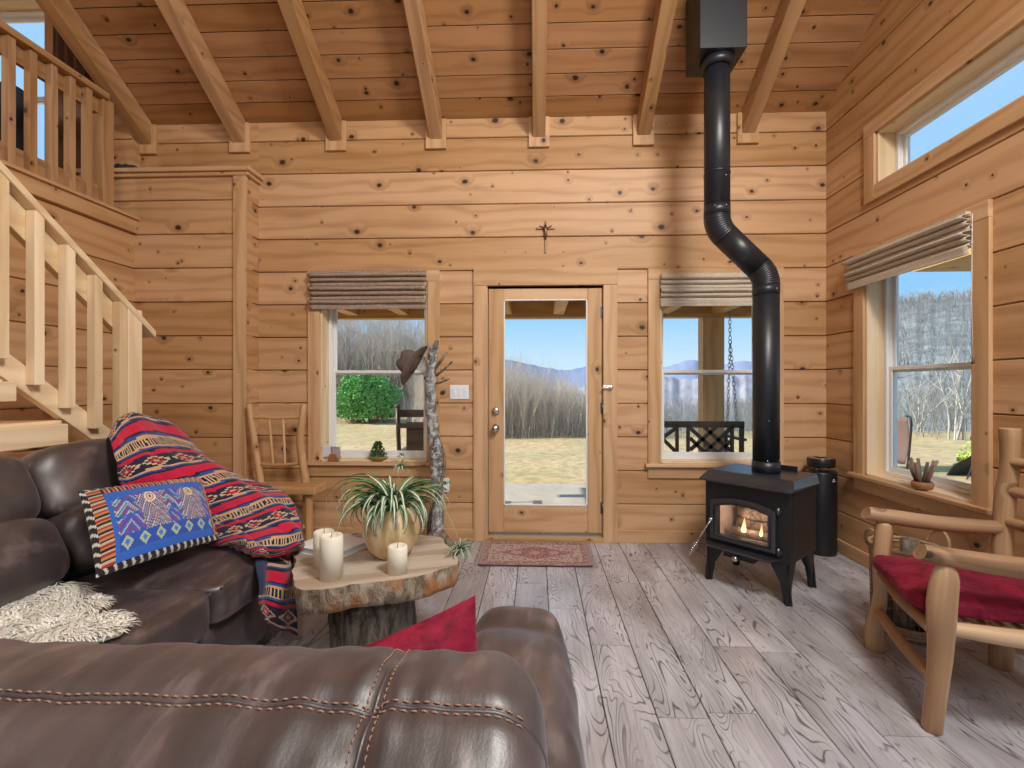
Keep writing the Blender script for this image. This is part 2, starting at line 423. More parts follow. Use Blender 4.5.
def ground_mat():
    t = NT('dry_ground'); p = t.obj()
    n1 = t.noise(p, .5, 6, .7); n2 = t.noise(p, 5, 5, .75)
    c = t.mix(t.step(n1, .35, .65), (.66,.46,.26), (.50,.40,.20))
    c = t.mix(t.math('MULTIPLY', t.step(n2, .42, .62), .55), c, (.30,.21,.115))
    t.bump(n2, .6, .05)
    return t.fin(c, .95, Specular__IOR__Level=.1)
M['ground'] = ground_mat()
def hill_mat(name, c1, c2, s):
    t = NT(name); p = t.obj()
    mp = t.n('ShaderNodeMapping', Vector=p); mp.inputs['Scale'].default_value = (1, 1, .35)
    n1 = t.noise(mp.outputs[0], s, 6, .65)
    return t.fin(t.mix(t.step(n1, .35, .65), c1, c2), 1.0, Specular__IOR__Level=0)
M['hillfar'] = hill_mat('haze_blue_ridge', (.20,.235,.36), (.26,.285,.40), .02)  # distance haze is put into the blue base colour
M['hillmid'] = hill_mat('winter_woods', (.23,.225,.265), (.36,.335,.36), .12)  # bare winter woods, with some distance haze mixed into the colour
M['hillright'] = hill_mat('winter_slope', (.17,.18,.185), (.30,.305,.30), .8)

def glass():
    t = NT('window_glass')
    tr = t.n('ShaderNodeBsdfTransparent', Color=(.97,.985,.98,1)); gl = t.n('ShaderNodeBsdfGlossy', Color=(1,1,1,1), Roughness=.02)
    fr = t.n('ShaderNodeFresnel', IOR=1.12)
    mx = t.n('ShaderNodeMixShader', i0=fr, i1=tr, i2=gl)
    t.t.links.new(mx.outputs[0], t.out.inputs[0]); return t.mat
M['glass'] = glass()
def fireglass():
    t = NT('stove_glass')
    tr = t.n('ShaderNodeBsdfTransparent', Color=(.86,.82,.80,1)); gl = t.n('ShaderNodeBsdfGlossy', Color=(1,1,1,1), Roughness=.08)
    fr = t.n('ShaderNodeFresnel', IOR=1.45)
    mx = t.n('ShaderNodeMixShader', i0=fr, i1=tr, i2=gl)
    t.t.links.new(mx.outputs[0], t.out.inputs[0]); return t.mat
M['fireglass'] = fireglass()
def flame():
    t = NT('flame'); z = t.n('ShaderNodeSeparateXYZ', i0=t.n('ShaderNodeTexCoord').outputs['Generated']).outputs[2]
    c = t.mix(t.step(z, .05, .8), (1,.80,.42), (1,.42,.10))
    e = t.n('ShaderNodeEmission', Color=c, Strength=3.5); t.t.links.new(e.outputs[0], t.out.inputs[0]); return t.mat
M['flame'] = flame()

# ------------------------------------------------------------ shell
def subtract(u0, u1, cuts):
    iv = [(u0, u1)]
    for a, b in cuts:
        nx = []
        for x, y in iv:
            if b <= x or a >= y: nx.append((x, y)); continue
            if a > x: nx.append((x, a))
            if b < y: nx.append((b, y))
        iv = nx
    return [i for i in iv if i[1]-i[0] > 1e-4]
def board_wall(mb, rows, u0, u1, ops, fn, th=.06, ch=.007, lim=None):
    for (z0, z1) in rows:
        zs = sorted(set([z0, z1] + [z for o in ops for z in (o[2], o[3]) if z0+1e-4 < z < z1-1e-4]))
        o1, o2, sd = rs(), rs(), random.random()
        for za, zb in zip(zs, zs[1:]):
            mid = (za+zb)/2
            ua_, ub_ = (u0, u1) if lim is None else lim(z0, u0, u1)
            if ub_ - ua_ < .01: continue
            for ua, ub in subtract(ua_, ub_, [(o[0], o[1]) for o in ops if o[2] < mid < o[3]]):
                pr = [(-th, za)]
                pr += [(-.026, za), (-.026, za+.0022), (-ch, za+.0026), (0, za+ch)] if za == z0 else [(0, za)]
                pr += [(0, zb-ch), (-ch, zb-.0026), (-.026, zb-.0022), (-.026, zb)] if zb == z1 else [(0, zb)]
                pr += [(-th, zb)]
                n = len(pr); b = len(mb.v)
                mb.v += [V(fn(ua, d, z)) for d, z in pr] + [V(fn(ub, d, z)) for d, z in pr]
                for i in range(n):
                    j = (i+1) % n
                    mb.face([b+i, b+j, b+n+j, b+n+i], [(ua+o1, pr[i][1]+o2, sd), (ua+o1, pr[j][1]+o2, sd), (ub+o1, pr[j][1]+o2, sd), (ub+o1, pr[i][1]+o2, sd)])
                mb.face([b+i for i in range(n)], [(ua+o1+d, z+o2, sd) for d, z in pr])
                mb.face([b+n+i for i in range(n)], [(ub+o1+d, z+o2, sd) for d, z in pr])
BW = .273
ZR = [0.0] + [2.22-BW*k for k in range(7, -1, -1)] + [2.22+BW*k for k in range(1, 16)]
ROWS = list(zip(ZR, ZR[1:]))
fb = lambda u, d, z: (u, YB-d, z)
fr = lambda u, d, z: (XR-d, u, z)
fl = lambda u, d, z: (XL+d, u, z)
FB = Matrix(((1,0,0,0), (0,-1,0,YB), (0,0,1,0), (0,0,0,1)))
FR = Matrix(((0,-1,0,XR), (1,0,0,0), (0,0,1,0), (0,0,0,1)))
bx = lambda px, py=400: atY(px, py, YB).x
rxY = lambda px, py=400: atX(px, py, XR).y

W1 = (bx(320.6), bx(428)); W2 = (bx(660), bx(770)); DR = (bx(488), bx(602.5))
WZ = (.64, 2.13); DZ = 2.075
W3 = (rxY(975), rxY(866))
TRN = (1.35, rxY(877), 2.64, 3.0)
mb = MB()
rows_b = [(a, min(b, ZE+.045)) for a, b in ROWS if a < ZE]
board_wall(mb, rows_b, XC, XR+.05, [(*W1, *WZ), (*W2, *WZ), (DR[0]-.01, DR[1]+.01, 0, DZ)], fb, th=.15)
board_wall(mb, rows_b, XL-.2, XC, [], fb, th=.15)
tag(mb.build('wall_back', M['wall']), 'knotty pine board wall with the glazed door and two windows', 'wall', kind='structure')

mb = MB()
def limR(z, u0, u1):
    if z <= ZE: return (u0, u1)
    y = YB - (z-ZE)/SL+.02
    return (-y, y) if y > 0 else (0, 0)
W5 = (-2.6, 1.1)  # unseen opening added nearer the camera to let more daylight in
board_wall(mb, ROWS, -3.8, YB+.02, [(*W3, *WZ), TRN, (W5[0], W5[1], .3, 2.13)], fr, th=.15, lim=limR)
tag(mb.build('wall_right', M['wall']), 'tall knotty pine gable wall with long high window', 'wall', kind='structure')

ZL = 2.605
mb = MB()
rows_l = [(a, min(b, ZL)) for a, b in ROWS if a < ZL]
board_wall(mb, rows_l, -3.8, YC, [], fl, th=.1)
tag(mb.build('wall_left', M['wall']), 'pine board wall under the loft behind the stairs', 'wall', kind='structure')

# closet bump-out in the corner
ZCL = 2.98
fcl = lambda u, d, z: (u, YC-d, z)
fcs = lambda u, d, z: (XC+d, u, z)
mb = MB()
rows_c = [(a, min(b, ZCL)) for a, b in ROWS if a < ZCL]
board_wall(mb, rows_c, XL-.9, XC-.002, [], fcl, th=.08)
board_wall(mb, rows_c, YC+.005, YB-.001, [], fcs, th=.08)
tag(mb.build('wall_closet', M['wall']), 'projecting pine corner wall between stairs and left window', 'wall', kind='structure')
mb = MB()
mb.box(XL-.9, XC+.05, YC-.05, YB, ZCL, ZCL+.035)
mb.box(XL-.9, XC+.028, YC-.028, YB, ZCL-.03, ZCL)
tag(mb.build('trim_1', M['trim'], bevel=.006), 'dark edged cap board on top of the corner wall', 'trim', kind='structure')
mb = MB(); mb.box(XC-.1, XC+.002, YC-.022, YC+.004, .0, ZCL-.03, ax=2)
tag(mb.build('trim_2', M['trim'], bevel=.004), 'vertical pine corner board on the projecting corner wall', 'trim', kind='structure')

# floor planks along Y
mb = MB(); pw = .198; x = -3.3-.198; k = 0
while x < XR:
    y = -3.8 - random.uniform(0, 1.2)
    while y < YB:
        y2 = min(y+1.22, YB)
        if y2 > -3.8:
            o1, o2, sd = rs(), rs(), random.random()
            g = .0015; x2 = min(x+pw, XR+.02)
            b = len(mb.v); ya = max(y, -3.8)+g; yb = y2-g; xa = x+g; xb = x2-g; e = .0025
            mb.v += [V(p) for p in ((xa, ya, -.004), (xb, ya, -.004), (xb, yb, -.004), (xa, yb, -.004), (xa+e, ya, 0), (xb-e, ya, 0), (xb-e, yb, 0), (xa+e, yb, 0))]
            gg = lambda i: (mb.v[b+i].y+o1, mb.v[b+i].x+o2, sd)
            for q in ((4,5,6,7), (0,1,5,4), (1,2,6,5), (2,3,7,6), (3,0,4,7)): mb.face([b+i for i in q], [gg(i) for i in q])
        y = y2
    x += pw; k += 1
b = len(mb.v); mb.v += [V((-5.8,-3.9,-.006)), V((XR+.05,-3.9,-.006)), V((XR+.05,YB+.1,-.006)), V((-5.8,YB+.1,-.006))]
mb.face([b,b+1,b+2,b+3], [(0,0,.1)]*4, m=1)
tag(mb.build('floor', [M['floor'], M['black']], recalc=False), 'grey brown embossed plank floor', 'floor', kind='structure')

# ceiling: sloped boards, both sides of the ridge
ln = math.sqrt(1+SL*SL); cy_, cz_ = 1/ln, SL/ln
fc = lambda u, d, z: (u, YB - z*cy_ - d*cz_, ZE + z*cz_ - d*cy_)
fc2 = lambda u, d, z: (u, -YB + z*cy_ + d*cz_, ZE + z*cz_ - d*cy_)
LS = YB*ln
rc = [(i*.16, min((i+1)*.16, LS)) for i in range(int(LS/.16)+1)]
mb = MB()
board_wall(mb, rc, -3.34, XR+.02, [], fc, th=.05, ch=.005)
board_wall(mb, [r for r in rc if r[0] > 2.0], -5.6, -3.34, [], fc, th=.05, ch=.005)
board_wall(mb, rc, -5.6, XR+.02, [], fc2, th=.05, ch=.005)
tag(mb.build('ceiling', M['ceil']), 'sloping knotty pine plank ceiling', 'ceiling', kind='structure')

# exposed rafters with a notched plate on the wall
for px, wh in ((148, 'leftmost, over the loft railing'), (241, 'over the projecting corner wall'), (337, 'over the left window shade'), (436.5, 'between left window and glazed door'),
           (539, 'straight above the glazed door'), (643, 'just to the left of the black flue box'), (747, 'just to the right of the black flue box')):
    xx = atY(px, 135, YB).x; w = .052; zb_ = 3.285
    mb = MB()
    for (y0, y1) in ((YB-.02, .05),):
        poly = [(y0, zb_), (y0, ZE+.012), (y1, ZE+.0+SL*(YB-y1)), (y1, zb_-.01+SL*(YB-y1))]
        mb.prism(poly, xx-w, xx+w, lambda a, b, d: (d, a, b), ax='x')
    # re-map grain so it follows the rafter
    o = tag(mb.build('ceiling_beam', M['beam'], bevel=.008), 'sloping pine rafter ' + wh, 'beam', 'exposed ceiling rafters', kind='structure')
    p = MB(); p.box(xx-.085, xx+.085, YB-.03, YB, 3.215, ZE-.005, ax=2)
    p.build('wall_plate', M['trim'], o, bevel=.005)

# baseboards
mb = MB(); H = .1
for a, b in ((XC, DR[0]-.115), (DR[1]+.115, XR)): mb.box(a, b, YB-.02, YB, 0, H)
tag(mb.build('baseboard_back', M['trim'], bevel=.005), 'pine baseboard below the two back windows', 'baseboard', kind='structure')
mb = MB(); mb.box(XR-.02, XR, -3.8, YB, 0, H, ax=1)
tag(mb.build('baseboard_right', M['trim'], bevel=.005), 'pine baseboard under the gable wall', 'baseboard', kind='structure')

# loft: floor, dormer wall, side wall and dormer ceiling
mb = MB(); mb.box(-5.7, XL-.02, -3.8, YC-.05, ZL-.2, ZL, ax=1)
mb.box(XL-.02, XL+.03, -3.8, YC+.0, ZL-.105, ZL, ax=1)
mb.box(XL-.1, XL+.055, -3.8, YC+.0, ZL, ZL+.025, ax=1)
tag(mb.build('floor_loft', M['trim'], bevel=.003), 'loft floor edge with pine fascia board', 'floor', kind='structure')
LW = (atY(-60, 100, 3.72).x, atY(47, 100, 3.72).x); LWZ = (2.98, 4.50)
mb = MB(); fd = lambda u, d, z: (u, 3.72-d, z)
rows_d = [(a, b) for a, b in ROWS if 2.4 < b and a < 5.05]
board_wall(mb, rows_d, -5.7, -3.34, [(*LW, *LWZ)], fd, th=.1)
board_wall(mb, rows_d, 1.9, 3.72, [], lambda u, d, z: (-3.35-d, u, z) if z > 0 else None, th=.04, lim=lambda z, a, b: (max(a, YB-(z-ZE)/SL+.02), b) if z > 3.5 else (a, a))
board_wall(mb, [r for r in ROWS if r[1] > 2.4 and r[0] < 6], -3.8, 3.72, [], lambda u, d, z: (-5.6+d, u, z), th=.1)
tag(mb.build('wall_loft', M['wall']), 'pine dormer walls of the loft behind the railing', 'wall', kind='structure')
mb = MB(); board_wall(mb, [(i*.16, i*.16+.16) for i in range(13)], -5.7, -3.34, [], lambda u, d, z: (u, 3.75-z, 5.05-d), th=.05)
tag(mb.build('ceiling_loft', M['ceil']), 'flat pine plank ceiling of the loft dormer', 'ceiling', kind='structure')
# rear wall, out of frame: tall unglazed openings added to let daylight in
mb = MB(); board_wall(mb, rows_b, -5.7, XR, [(-4.6, -2.4, .1, 2.3), (-2.0, .1, .1, 2.3), (.4, 2.1, .1, 2.3)], lambda u, d, z: (u, -3.8+d, z), th=.15)
board_wall(mb, [r for r in ROWS if r[0] < 2.4], -3.8, 3.7, [], lambda u, d, z: (-5.6+d, u, z), th=.1)
tag(mb.build('wall_front', M['wall']), 'pine wall opposite the glazed door', 'wall', kind='structure')

# ------------------------------------------------------------ windows
def window(name, label, FM, u0, u1, z0, z1, casing=.1, fixed=False, depth=.19, sill=True, rightc=True, casing_m=None):
    r = thing(name, label, 'window', FM @ V(((u0+u1)/2, 0, z0)), 0, kind='structure')
    cm = casing_m or M['trim']
    m = MB(); c = casing
    m.box(u0-c, u0, 0, .022, z0-(0 if sill else c), z1, ax=2, M=FM)
    m.box(u1, u1+c, 0, .022, z0-(0 if sill else c), z1, ax=2, M=FM)
    m.box(u0-c, u1+c, 0, .024, z1, z1+.09, ax=0, M=FM)
    if not sill: m.box(u0, u1, 0, .022, z0-c, z0, ax=0, M=FM)
    m.build('casing', cm, r, bevel=.004)
    m = MB(); t = .016
    m.box(u0, u0+t, -depth, .004, z0, z1, ax=2, M=FM); m.box(u1-t, u1, -depth, .004, z0, z1, ax=2, M=FM)
    m.box(u0, u1, -depth, .004, z1-t, z1, ax=0, M=FM); m.box(u0, u1, -depth, .004, z0, z0+t, ax=0, M=FM)
    m.build('jamb', M['stair'], r, bevel=.002)  # paler pine than the casing: sunlight on the jambs put into the colour
    if sill:
        m = MB(); m.box(u0-c-.025, u1+c+.025, -.05, .055, z0-.022, z0+.006, ax=0, M=FM); m.build('sill', cm, r, bevel=.006)
        m = MB(); m.box(u0-c, u1+c, 0, .02, z0-.115, z0-.022, ax=0, M=FM); m.build('apron', cm, r, bevel=.004)
    m = MB(); f = .026; a, b_ = -.185, -.11
    U0, U1, Z0, Z1 = u0+t, u1-t, z0+t, z1-t
    m.box(U0, U0+f, a, b_, Z0, Z1, ax=2, M=FM); m.box(U1-f, U1, a, b_, Z0, Z1, ax=2, M=FM)
    m.box(U0+f, U1-f, a, b_, Z0, Z0+f, ax=0, M=FM); m.box(U0+f, U1-f, a, b_, Z1-f, Z1, ax=0, M=FM)
    m.build('vinyl_frame', M['white'], r, bevel=.004)
    U0 += f; U1 -= f; Z0 += f; Z1 -= f; s = .026
    if fixed: sashes = [('sash', Z0, Z1, -.17, -.14)]
    else:
        zm = (Z0+Z1)/2
        sashes = [('upper_sash', zm-.02, Z1, -.175, -.152), ('lower_sash', Z0, zm+.02, -.148, -.125)]
    for nm, za, zb, a, b_ in sashes:
        m = MB()
        m.box(U0, U0+s, a, b_, za, zb, ax=2, M=FM); m.box(U1-s, U1, a, b_, za, zb, ax=2, M=FM)
        m.box(U0+s, U1-s, a, b_, za, za+s+.008, ax=0, M=FM); m.box(U0+s, U1-s, a, b_, zb-s, zb, ax=0, M=FM)
        so = m.build(nm, M['white'], r, bevel=.003)
        g = MB(); mid = (a+b_)/2
        g.box(U0+s*.5, U1-s*.5, mid-.003, mid+.003, za+s*.5, zb-s*.5, M=FM); g.build('pane', M['glass'], so)
    return r
window('window_1', 'window to the left of the glazed door, cards on its sill', FB, W1[0], W1[1], *WZ)
window('window_2', 'window partly behind the black stovepipe', FB, W2[0], W2[1], *WZ)
window('window_3', 'window on the gable wall above the log armchair', FR, W3[0], W3[1], *WZ, casing=.1)
window('window_4', 'long high fixed window near the ceiling of the gable wall', FR, TRN[0], TRN[1], TRN[2], TRN[3], casing=.1, fixed=True, sill=False)
FD = Matrix(((1,0,0,0), (0,-1,0,3.72), (0,0,1,0), (0,0,0,1)))
window('window_5', 'loft window seen behind the railing', FD, LW[0], LW[1], *LWZ, sill=False)

# ------------------------------------------------------------ glazed door
d = thing('door_1', 'full glass pine entrance door between the two back windows', 'door', ((DR[0]+DR[1])/2, YB, 0), kind='structure')
m = MB(); c = .118; top = DZ
m.box(DR[0]-c, DR[0]-.004, 0, .024, 0, top+.015, ax=2, M=FB); m.box(DR[1]+.004, DR[1]+c, 0, .024, 0, top+.015, ax=2, M=FB)
m.box(DR[0]-c, DR[1]+c, 0, .026, top+.015, 2.24, ax=0, M=FB)
m.build('casing', M['trim'], d, bevel=.004)
m = MB(); g0, g1 = bx(503.5), bx(587.5); y0, y1 = -.05, -.006
gz0, gz1 = .325, 1.995
e = .006; zt = DZ-.006; zb0 = .07
m.box(DR[0]+e, g0, y0, y1, zb0, zt, ax=2, M=FB); m.box(g1, DR[1]-e, y0, y1, zb0, zt, ax=2, M=FB)
gz1 = atY(545, 299, YB).z; gz0 = atY(545, 506, YB).z
m.box(g0, g1, y0, y1, zb0, gz0, ax=0, M=FB); m.box(g0, g1, y0, y1, gz1, zt, ax=0, M=FB)
slab = m.build('door_slab', M['trim'], d, bevel=.003)
m = MB(); q = .012
m.box(g0, g0+q, y1-.01, y1+.006, gz0, gz1, ax=2, M=FB); m.box(g1-q, g1, y1-.01, y1+.006, gz0, gz1, ax=2, M=FB)
m.box(g0, g1, y1-.01, y1+.006, gz0, gz0+q, ax=0, M=FB); m.box(g0, g1, y1-.01, y1+.006, gz1-q, gz1, ax=0, M=FB)
m.build('glazing_bead', M['white'], slab, bevel=.003)
m = MB(); m.box(g0, g1, -.031, -.025, gz0, gz1, M=FB); m.build('pane', M['glass'], slab)
m = MB(); m.box(DR[0]-.01, DR[1]+.01, -.15, .03, -.004, .035, ax=0, M=FB); m.build('threshold', M['porch'], d, bevel=.005)
m = MB(); m.box(DR[0]-.012, DR[0], -.15, 0, 0, DZ+.012, ax=2, M=FB); m.box(DR[1], DR[1]+.012, -.15, 0, 0, DZ+.012, ax=2, M=FB); m.box(DR[0]-.012, DR[1]+.012, -.15, 0, DZ, DZ+.012, ax=0, M=FB)
m.build('jamb', M['trim'], d)
for nm, py in (('deadbolt', 411), ('door_knob', 428)):
    p = atY(495.5, py, YB-.006); Mx = Matrix.Translation(p) @ Matrix.Rotation(PI/2, 4, 'X')
    m = MB()
    if nm == 'deadbolt': m.lathe([(0,-.005), (.03,-.005), (.03,.008), (.024,.014), (.0,.014)], 24, Mx); m.box(-.006,.006,-.016,.016,.012,.03, M=Mx)
    else: m.lathe([(0,-.005), (.032,-.005), (.032,.006), (.014,.01), (.013,.03), (.026,.042), (.03,.055), (.024,.066), (0,.07)], 24, Mx)
    m.build(nm, M['steel'], d)
for py in (312, 408, 508):
    p = atY(602.5, py, YB+.0); m = MB()
    m.tube([p+V((0,-.006,-.045)), p+V((0,-.006,.045))], .008, 8)
    m.box(p.x-.016, p.x, YB-.001, YB+.004, p.z-.045, p.z+.045)
    m.build('hinge', M['darksteel'], d)
p = atY(607.5, 387.5, YB-.024)
m = MB(); m.box(p.x-.035, p.x+.035, p.y-.008, p.y, p.z-.014, p.z+.014); m.tube([p+V((-.05,-.022,-.002)), p+V((.03,-.022,.002))], .008, 8); m.lathe([(0,0),(.014,0),(.014,.012),(0,.014)], 14, Matrix.Translation(p+V((.026,-.02,0))) @ Matrix.Rotation(PI/2,4,'X'))
tag(m.build('door_guard', M['steel'], loc=p, bevel=.002), 'small chrome latch on the right door casing', 'latch')

# switch, outlet, cross
p = atY(459.5, 392, YB); sp = thing('light_switch', 'white three rocker switch plate beside the glazed door', 'light switch', p)
m = MB(); m.box(p.x-.078, p.x+.078, YB-.008, YB, p.z-.058, p.z+.058); pl = m.build('cover_plate', M['plate'], sp, bevel=.003)
for k in (-1, 0, 1):
    m = MB(); Mx = Matrix.Translation((p.x+k*.046, YB-.009, p.z)) @ Matrix.Rotation(.07, 4, 'X'); m.box(-.016, .016, -.004, .004, -.033, .033, M=Mx); m.build('rocker', M['plate'], sp, bevel=.001)
p = atY(445, 485, YB); sp = thing('wall_outlet', 'white wall outlet low beside the birch coat tree', 'outlet', p)
m = MB(); m.box(p.x-.036, p.x+.036, YB-.007, YB, p.z-.058, p.z+.058); m.build('cover_plate', M['plate'], sp, bevel=.003)
for k in (-1, 1):
    m = MB(); Mx = Matrix.Translation((p.x, YB-.007, p.z+k*.024)) @ Matrix.Rotation(PI/2, 4, 'X'); m.lathe([(0,-.001),(.017,-.001),(.017,.003),(0,.003)], 20, Mx)
    s_ = m.build('socket', M['plate'], sp)
    m = MB()
    for dx in (-.006, .006): m.box(p.x+dx-.0012, p.x+dx+.0012, YB-.0108, YB-.009, p.z+k*.024-.002, p.z+k*.024+.008)
    m.build('slot', M['black'], s_)
p = atY(545.5, 228, YB); cr = thing('wall_cross', 'small bronze crucifix on the wall above the glazed door', 'cross', p)
m = MB(); m.box(p.x-.006, p.x+.006, YB-.014, YB, p.z-.205, p.z+.055, ax=2); m.box(p.x-.075, p.x+.075, YB-.0145, YB-.002, p.z-.012, p.z+.0, ax=0); m.build('cross_bar', M['bronze'], cr, bevel=.002)
m = MB()
m.tube([(p.x, YB-.022, p.z+.012), (p.x, YB-.026, p.z-.02), (p.x+.003, YB-.024, p.z-.06), (p.x, YB-.02, p.z-.1)], [.010, .015, .012, .006], 8)
m.tube([(p.x-.05, YB-.02, p.z+.012), (p.x, YB-.024, p.z-.015), (p.x+.05, YB-.02, p.z+.012)], [.004, .008, .004], 6)
m.puff((p.x, YB-.028, p.z+.022), (.009, .009, .012), 2, 4)
m.build('figurine', M['bronze'], cr)

# ------------------------------------------------------------ folded woven shades
def shade(name, label, FM, u0, u1, zt, zb, mat, nf=7, dmax=.075, uc=None):
    uc = u1 if uc is None else uc+.02
    r = thing(name, label, 'window shade', FM @ V(((u0+u1)/2, .02, zt)))
    m = MB(); m.box(u0+.01, u1-.01, .022, .05, zt-.018, zt+.004, M=FM); m.build('headrail', M['darksteel'], r)
    prof = [(.035, zt)]
    H_ = zt - zb - .05
    for i in range(nf):
        z = zt - .01 - H_*i/nf; h = H_/nf; dd = dmax*(.72+.28*math.sin(i*2.1+1)) 
        prof += [(dd*.55, z), (dd, z-h*.35), (dd*.98, z-h*.8), (dd*.62, z-h*.95)]
    prof += [(.05, zb+.05), (.048, zb+.025), (.046, zb)]
    pts = catmull([(a, 0, z) for a, z in prof], 110)
    def fn(u, v):
        q = pts[min(int(v*110+.5), 110)]
        uu = u0 + (u1-u0)*u; w = noise.noise(V((uu*3, v*9, u0)))*.004
        e = (abs(u-.5)*2)**6
        return FM @ V((uu, q.x+w, q.z + w*.6))
    m.grid(fn, 28, 110, su=u1-u0, sv=.9)
    m.build('folded_fabric', mat, r, solid=.004)
    m = MB(); m.tube([FM @ V((uc-.01, .04, zt-.02)), FM @ V((uc-.012, .045, zb-.25)), FM @ V((uc-.014, .04, zb-.55))], .0015, 5)
    cd = m.build('pull_cord', M['paper'], r)
    m = MB(); m.lathe([(0,-.03),(.008,-.028),(.006,0),(0,.002)], 10, Matrix.Translation(FM @ V((uc-.014, .04, zb-.55)))); m.build('tassel', M['sling'], cd)
shade('window_shade', 'brown striped woven shade folded up over the left back window', FB, bx(312), bx(427.5), atY(370, 272.5, YB).z, atY(370, 309, YB-.05).z, M['shade'])
shade('window_shade', 'pale woven shade folded up behind the stovepipe bend', FB, bx(659), bx(772), atY(700, 275, YB).z, atY(700, 306, YB-.05).z, M['shade2'], nf=6)
shade('window_shade', 'pale woven shade folded up over the gable wall window', FR, rxY(977), rxY(853), 2.19, 1.965, M['shade2'], nf=6, dmax=.078, uc=rxY(982))

# ------------------------------------------------------------ stairs
XS = -2.25
st = thing('staircase', 'pale pine open staircase with square balusters behind the left sofa', 'staircase', (XS-.4, 2.6, 0))
P0 = atX(0, 172, XS); P1 = atX(148, 331, XS)
sl = (P0.z-P1.z)/(P0.y-P1.y)         # negative: rises towards the camera
zr = lambda y: P1.z + sl*(y-P1.y)
def slopebox(m, x0, x1, y0, y1, lo, hi, vert=True):
    poly = [(y0, zr(y0)+lo), (y1, zr(y1)+lo), (y1, zr(y1)+hi), (y0, zr(y0)+hi)]
    m.prism(poly, x0, x1, lambda a, b, d: (d, a, b), ax='x')
ya, yb = P1.y, .95
m = MB(); slopebox(m, XS-.045, XS+.05, ya, yb, -.04, 0); m.build('handrail', M['stair'], st, bevel=.004)
m = MB(); slopebox(m, XS-.04, XS-.002, ya-.05, yb, -.18, -.042); m.build('rail_board', M['stair'], st, bevel=.003)
m = MB(); slopebox(m, XS-.042, XS-.002, ya-.02, yb, -.85, -.73); m.build('stringer', M['stair'], st, bevel=.003)
def yat(px): return atX(px, 300, XS+.04).y
nb = []
yy = yat(37); dy = (yat(122)-yat(37))/3.02
for k in range(4): nb.append(yat(39.5)+dy*k)
for k in range(1, 7): nb.insert(0, yat(39.5)-dy*k)
for y in nb:
    m = MB(); m.box(XS-.001, XS+.042, y-.021, y+.021, zr(y)-.80, zr(y)-.03, ax=2); m.build('baluster', M['stair'], st, bevel=.002)
yn = yat(133)
m = MB(); m.box(XS-.045, XS+.045, yn-.045+.01, yn+.055, .0, zr(yn)-.01, ax=2); m.build('newel_post', M['stair'], st, bevel=.003)
rise, run = .19, .19/abs(sl)
y = ya+.0; z = zr(ya)-.86
k = 0
while z < 2.4 and k < 8:
    m = MB(); m.box(XL+.01, XS+.0, y-run-.02, y, z-.05, z, ax=0); m.build('tread', M['stair'], st, bevel=.004)
    y -= run; z += rise; k += 1
m = MB()
m.box(XL+.01, XS+.05, 1.95, ya+.18, .60, .66, ax=0)
m.build('landing_deck', M['stair'], st, bevel=.004)
tq = atX(17, 392, XS+.03)
m = MB(); m.box(XL+.01, XS+.03, tq.y-.27, tq.y, tq.z-.04, tq.z+.045, ax=0); m.build('tread', M['stair'], st, bevel=.004)
bq = atX(36, 437, XS+.03)
m = MB(); m.box(XS-.9, XS+.055, bq.y-.45, bq.y+.12, bq.z-.045, bq.z+.05, ax=1); m.build('landing_beam', M['stair'], st, bevel=.004)

# ------------------------------------------------------------ loft railing
XG = -3.29
lr = thing('loft_railing', 'honey pine railing along the loft edge above the stairs', 'railing', (XG, 3.0, ZL))
yN = atX(103, 150, XG).y
yn0 = yN-.05
m = MB(); m.box(XG-.045, XG+.045, yN-.045, yN+.045, ZL-.05, 3.44, ax=2); m.build('newel_post', M['beam'], lr, bevel=.004)
zt1 = atX(92, 90, XG).z; zt0 = 3.455
m = MB(); m.box(XG-.06, XG+.075, .4, yn0+.03, zt0-.03, zt0+.015, ax=1); m.build('top_rail', M['beam'], lr, bevel=.004)
m = MB(); m.box(XG-.03, XG+.005, .4, yn0+.01, zt0-.14, zt0-.03, ax=1); m.box(XG-.03, XG+.005, .4, yn0+.01, ZL+.06, ZL+.17, ax=1); m.build('rail_board', M['beam'], lr, bevel=.003)
for px in (87, 70, 52, 31, 9):
    y = atX(px, 120, XG+.03).y
    m = MB(); m.box(XG+.005, XG+.05, y-.022, y+.022, ZL+.035, zt0-.02, ax=2); m.build('baluster', M['beam'], lr, bevel=.002)
for k in range(1, 6):
    y = atX(9, 120, XG+.03).y - .14*k
    m = MB(); m.box(XG+.005, XG+.05, y-.022, y+.022, ZL+.035, zt0-.02, ax=2); m.build('baluster', M['beam'], lr, bevel=.002)
# loft furnishing seen through it
q = atY(14, 120, 3.45)
ch = thing('loft_chair', 'dark cloth armchair on the loft in front of the window', 'armchair', (q.x, 3.35, ZL))
m = MB(); m.puff((q.x-.10, 3.45, ZL+.58), (.20, .09, .42), 4, 8); m.build('backrest', M['fabricdark'], ch)
m = MB(); m.puff((q.x-.02, 3.2, ZL+.32), (.26, .26, .10), 4, 8); m.build('seat', M['fabricdark'], ch)
for sx in (-.2, .2):
    for yv in (3.02, 3.42):
        m = MB(); m.tube([(q.x-.02+sx, yv, ZL), (q.x-.02+sx, yv, ZL+.26)], .02, 8); m.build('leg', M['darkwood'], ch)
m = MB(); cxp = atY(66, 100, 3.62).x
m.grid(lambda u, v: V((cxp-.11+.26*u, 3.62+.022*math.sin(u*22), ZL+.12+1.95*v)), 36, 6, su=.3, sv=2)
tag(m.build('loft_curtain', M['curtain'], loc=(cxp, 3.62, ZL), solid=.004), 'brown curtain hanging on the loft beside its window', 'curtain')
q = atY(118, 156, 3.6)
